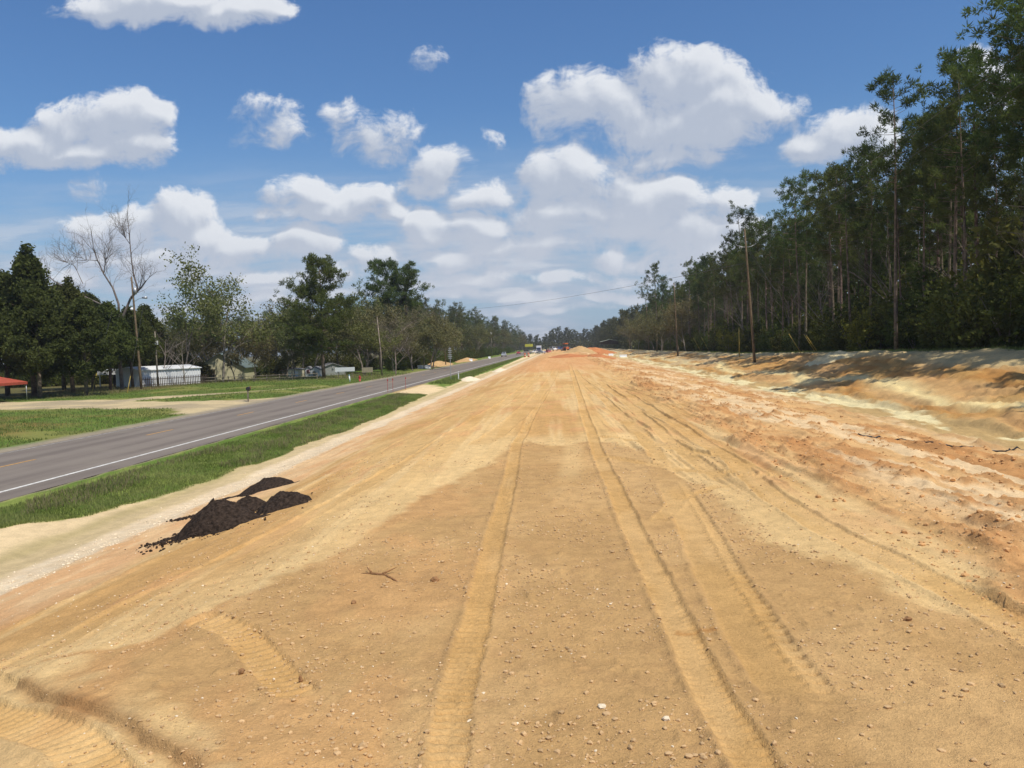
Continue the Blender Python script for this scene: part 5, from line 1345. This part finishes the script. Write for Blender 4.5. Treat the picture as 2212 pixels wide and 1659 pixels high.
# far building with pale roof on the right
gable('building', 23.5, 420, 8.5, 8, 1.4, .9, 0, M_darkwood, mat('pale_roof', (.42, .47, .38), .6, .3), 'small building with pale green roof at the far right woods', 'building', .6, zb=2.4 - .2)
e = empty('distant_sign', (-17.0, 415, -1.0), 0, 'yellow sign board at the far end of the road', 'sign board')
part('panel', Geo().box(-2.0, 2.0, -.05, .05, 3.4, 4.7).mesh('panel', mat('sign_yellow', (.50, .48, .06), .6, .3)), e)
for xx_ in (-1.6, 1.6): part('post', Geo().box(xx_ - .08, xx_ + .08, .06, .2, 0, 4.5).mesh('post', M_wood), e)

# ------------------------------------------------------------------ vehicles
def wheel_meshes():
    ty = Geo().tube([(-.11, 0, 0), (-.10, 0, 0), (.10, 0, 0), (.11, 0, 0)], [.24, .33, .33, .24], 16).mesh('tyre', M_tyre, True)
    rim = Geo().tube([(-.116, 0, 0), (.116, 0, 0)], [.19, .19], 12).mesh('rim', M_silver, True)
    return ty, rim
TY, RIM = wheel_meshes()
def car(x, y, z, rz, paint, kind, label, name='car', cat='car'):
    e = empty(name, (x, y, z), rz, label, cat, None)
    if kind == 'sedan': prof = [(-2.25, .32), (2.2, .32), (2.28, .62), (2.1, .88), (1.3, .98), (.7, 1.02), (-1.5, 1.05), (-2.2, 1.0), (-2.32, .6)]; cab = [(-1.65, 1.03), (.95, 1.0), (.25, 1.46), (-1.05, 1.47)]; rest = None
    elif kind == 'suv': prof = [(-2.3, .38), (2.25, .38), (2.33, .8), (2.2, 1.05), (1.2, 1.14), (-2.3, 1.15), (-2.36, .7)]; cab = [(-2.25, 1.13), (1.15, 1.12), (.55, 1.76), (-2.1, 1.78)]
    else: prof = [(-2.7, .45), (2.6, .45), (2.7, .85), (2.55, 1.1), (1.4, 1.2), (-2.7, 1.22)]; cab = [(-.8, 1.2), (1.3, 1.18), (.75, 1.82), (-.6, 1.84)]
    part('body', Geo().prism(prof, 'x', -.9, .9).mesh('body', paint), e)       # local: length along Y
    part('cabin', Geo().prism(cab, 'x', -.74, .74).mesh('cabin', paint), e)
    c = cab
    # glass: windscreen, rear window, sides, all 1 cm proud
    def quad(p0, p1, y0, y1, off):
        n = np.array([0, -(p1[1] - p0[1]), (p1[0] - p0[0])]); n = n / np.linalg.norm(n) * off
        return Geo().add([(y0, p0[0], p0[1]) + n, (y1, p0[0], p0[1]) + n, (y1, p1[0], p1[1]) + n, (y0, p1[0], p1[1]) + n], [(0, 1, 2, 3)])
    def lerp(a, b_, t_): return (a[0] + (b_[0] - a[0]) * t_, a[1] + (b_[1] - a[1]) * t_)
    part('windscreen', quad(lerp(c[1], c[2], .12), lerp(c[1], c[2], .9), -.66, .66, -.012).mesh('windscreen', M_dark), e)
    part('rear_window', quad(lerp(c[0], c[3], .12), lerp(c[0], c[3], .9), -.66, .66, .012).mesh('rear_window', M_dark), e)
    for s_ in (-1, 1):
        g_ = Geo(); pts = [lerp(c[0], c[1], .08), lerp(c[0], c[1], .92), lerp(c[3], c[2], .95), lerp(c[3], c[2], .05)]
        g_.add([(s_ * .752, p[0], p[1] + (.04 if i < 2 else -.06)) for i, p in enumerate(pts)], [(0, 1, 2, 3)])
        part('side_window', g_.mesh('side_window', M_dark), e)
        part('headlight', Geo().box(s_ * .7 - .14, s_ * .7 + .14, prof[2][0] - .06, prof[2][0] + .015, prof[2][1] + .02, prof[2][1] + .16).mesh('headlight', M_reflect), e)
        part('tail_light', Geo().box(s_ * .75 - .1, s_ * .75 + .1, prof[-1][0] - .02, prof[-1][0] + .08, prof[-1][1] + .1, prof[-1][1] + .28).mesh('tail_light', M_redp), e)
    for s_ in (-1, 1):
        for yy_ in (1.4, -1.4):
            w_ = part('wheel', Geo().tube([(-.08, 0, 0), (.08, 0, 0)], [.1, .1], 8).mesh('hub', M_black), e, (s_ * .82, yy_, .33)); part('tyre', TY, w_); part('rim', RIM, w_)
    return e
PI = math.pi
car(-23.6, 330, -1.1, PI, M_silver, 'suv', 'silver white car approaching on the left lane of the road')
vs = [(-21.6, 402, M_redp, 'sedan', 'dark red car parked at far left of the distant vehicles'), (-18.0, 425, M_beige, 'suv', 'beige car behind the dark red one in the distance'), (-13.5, 410, M_carwhite, 'pickup', 'white pickup truck in the middle of the distant vehicles'),
      (-10.6, 395, M_silver, 'sedan', 'silver car right of the white pickup'), (-7.4, 400, M_redp, 'pickup', 'red pickup truck among the distant vehicles'), (-4.6, 388, M_carwhite, 'suv', 'white car next to the red pickup'), (-1.8, 392, M_blue, 'pickup', 'blue pickup truck left of the far mounds'), (1.0, 388, M_blue, 'suv', 'blue car closest to the far orange mound')]
for k, (x, y, pnt, kd, lab) in enumerate(vs):
    c_ = car(x, y, -1.05 + 1.0 * (x > -6) * 1.2, PI + .5 * math.sin(k * 2.1) + (.9 if k % 2 else 0), pnt, kd, lab, 'pickup_truck' if kd == 'pickup' else 'car', 'pickup truck' if kd == 'pickup' else 'car'); c_['group'] = 'distant vehicles at the end of the road'
# box truck, excavator-like red machine
e = empty('box_truck', (-12.6, 432, -.9), PI, 'white box truck behind the distant cars', 'truck')
part('cargo_box', Geo().box(-1.25, 1.25, -4.6, 1.1, .9, 3.7).mesh('cargo_box', M_carwhite), e)
part('cab', Geo().prism([(1.2, .6), (3.1, .6), (3.15, 1.5), (2.7, 2.6), (1.2, 2.7)], 'x', -1.1, 1.1).mesh('cab', M_blue), e)
part('windscreen', Geo().add([(-.95, 3.155, 1.55), (.95, 3.155, 1.55), (.95, 2.74, 2.5), (-.95, 2.74, 2.5)], [(0, 1, 2, 3)]).mesh('windscreen', M_dark), e)
part('chassis', Geo().box(-.5, .5, -4.5, 2.9, .5, .88).mesh('chassis', M_black), e)
for s_ in (-1, 1):
    for yy_ in (2.2, -3.2):
        w_ = part('wheel', Geo().tube([(-.1, 0, 0), (.1, 0, 0)], .12, 8).mesh('hub', M_black), e, (s_ * .95, yy_, .45)); w_.scale = (1.3, 1.35, 1.35); part('tyre', TY, w_); part('rim', RIM, w_)
e = empty('roller', (.9, 372, .1), .6, 'red construction roller with canopy at the far end of the bed', 'roller')
part('body', Geo().prism([(-1.9, .7), (.4, .7), (.4, 1.3), (-.2, 1.7), (-1.9, 1.6)], 'x', -.8, .8).mesh('body', M_orange), e)
part('drum', Geo().tube([(-1.0, 1.5, .75), (1.0, 1.5, .75)], .75, 18).mesh('drum', M_galv, True), e)
part('yoke', Geo().box(-1.15, 1.15, .4, .6, .6, 1.0).mesh('yoke', M_orange), e)
part('canopy_roof', Geo().box(-.85, .85, -1.3, .5, 2.9, 3.4).mesh('canopy_roof', M_orange), e)
for s_ in (-1, 1):
    part('canopy_post', Geo().box(s_ * .75 - .05, s_ * .75 + .05, -.1, 0, 1.68, 2.9).mesh('canopy_post', M_black), e)
    w_ = part('wheel', Geo().tube([(-.2, 0, 0), (.2, 0, 0)], .2, 8).mesh('hub', M_black), e, (s_ * .85, -1.2, .7)); w_.scale = (2, 2.1, 2.1); part('tyre', TY, w_); part('rim', RIM, w_)

# thin spring haze in the air over the whole site
hm = bpy.data.materials.new('haze_air'); hm.use_nodes = True; hm.node_tree.nodes.clear()
pv = hm.node_tree.nodes.new('ShaderNodeVolumePrincipled'); pv.inputs['Color'].default_value = (.88, .90, .93, 1); pv.inputs['Density'].default_value = .00022; pv.inputs['Anisotropy'].default_value = .3
ho = hm.node_tree.nodes.new('ShaderNodeOutputMaterial'); hm.node_tree.links.new(pv.outputs[0], ho.inputs['Volume'])
tag(part('haze', Geo().box(-2000, 2000, -400, 3200, -4, 32).mesh('haze', hm)), 'thin pale haze in the air', 'haze', kind='stuff')
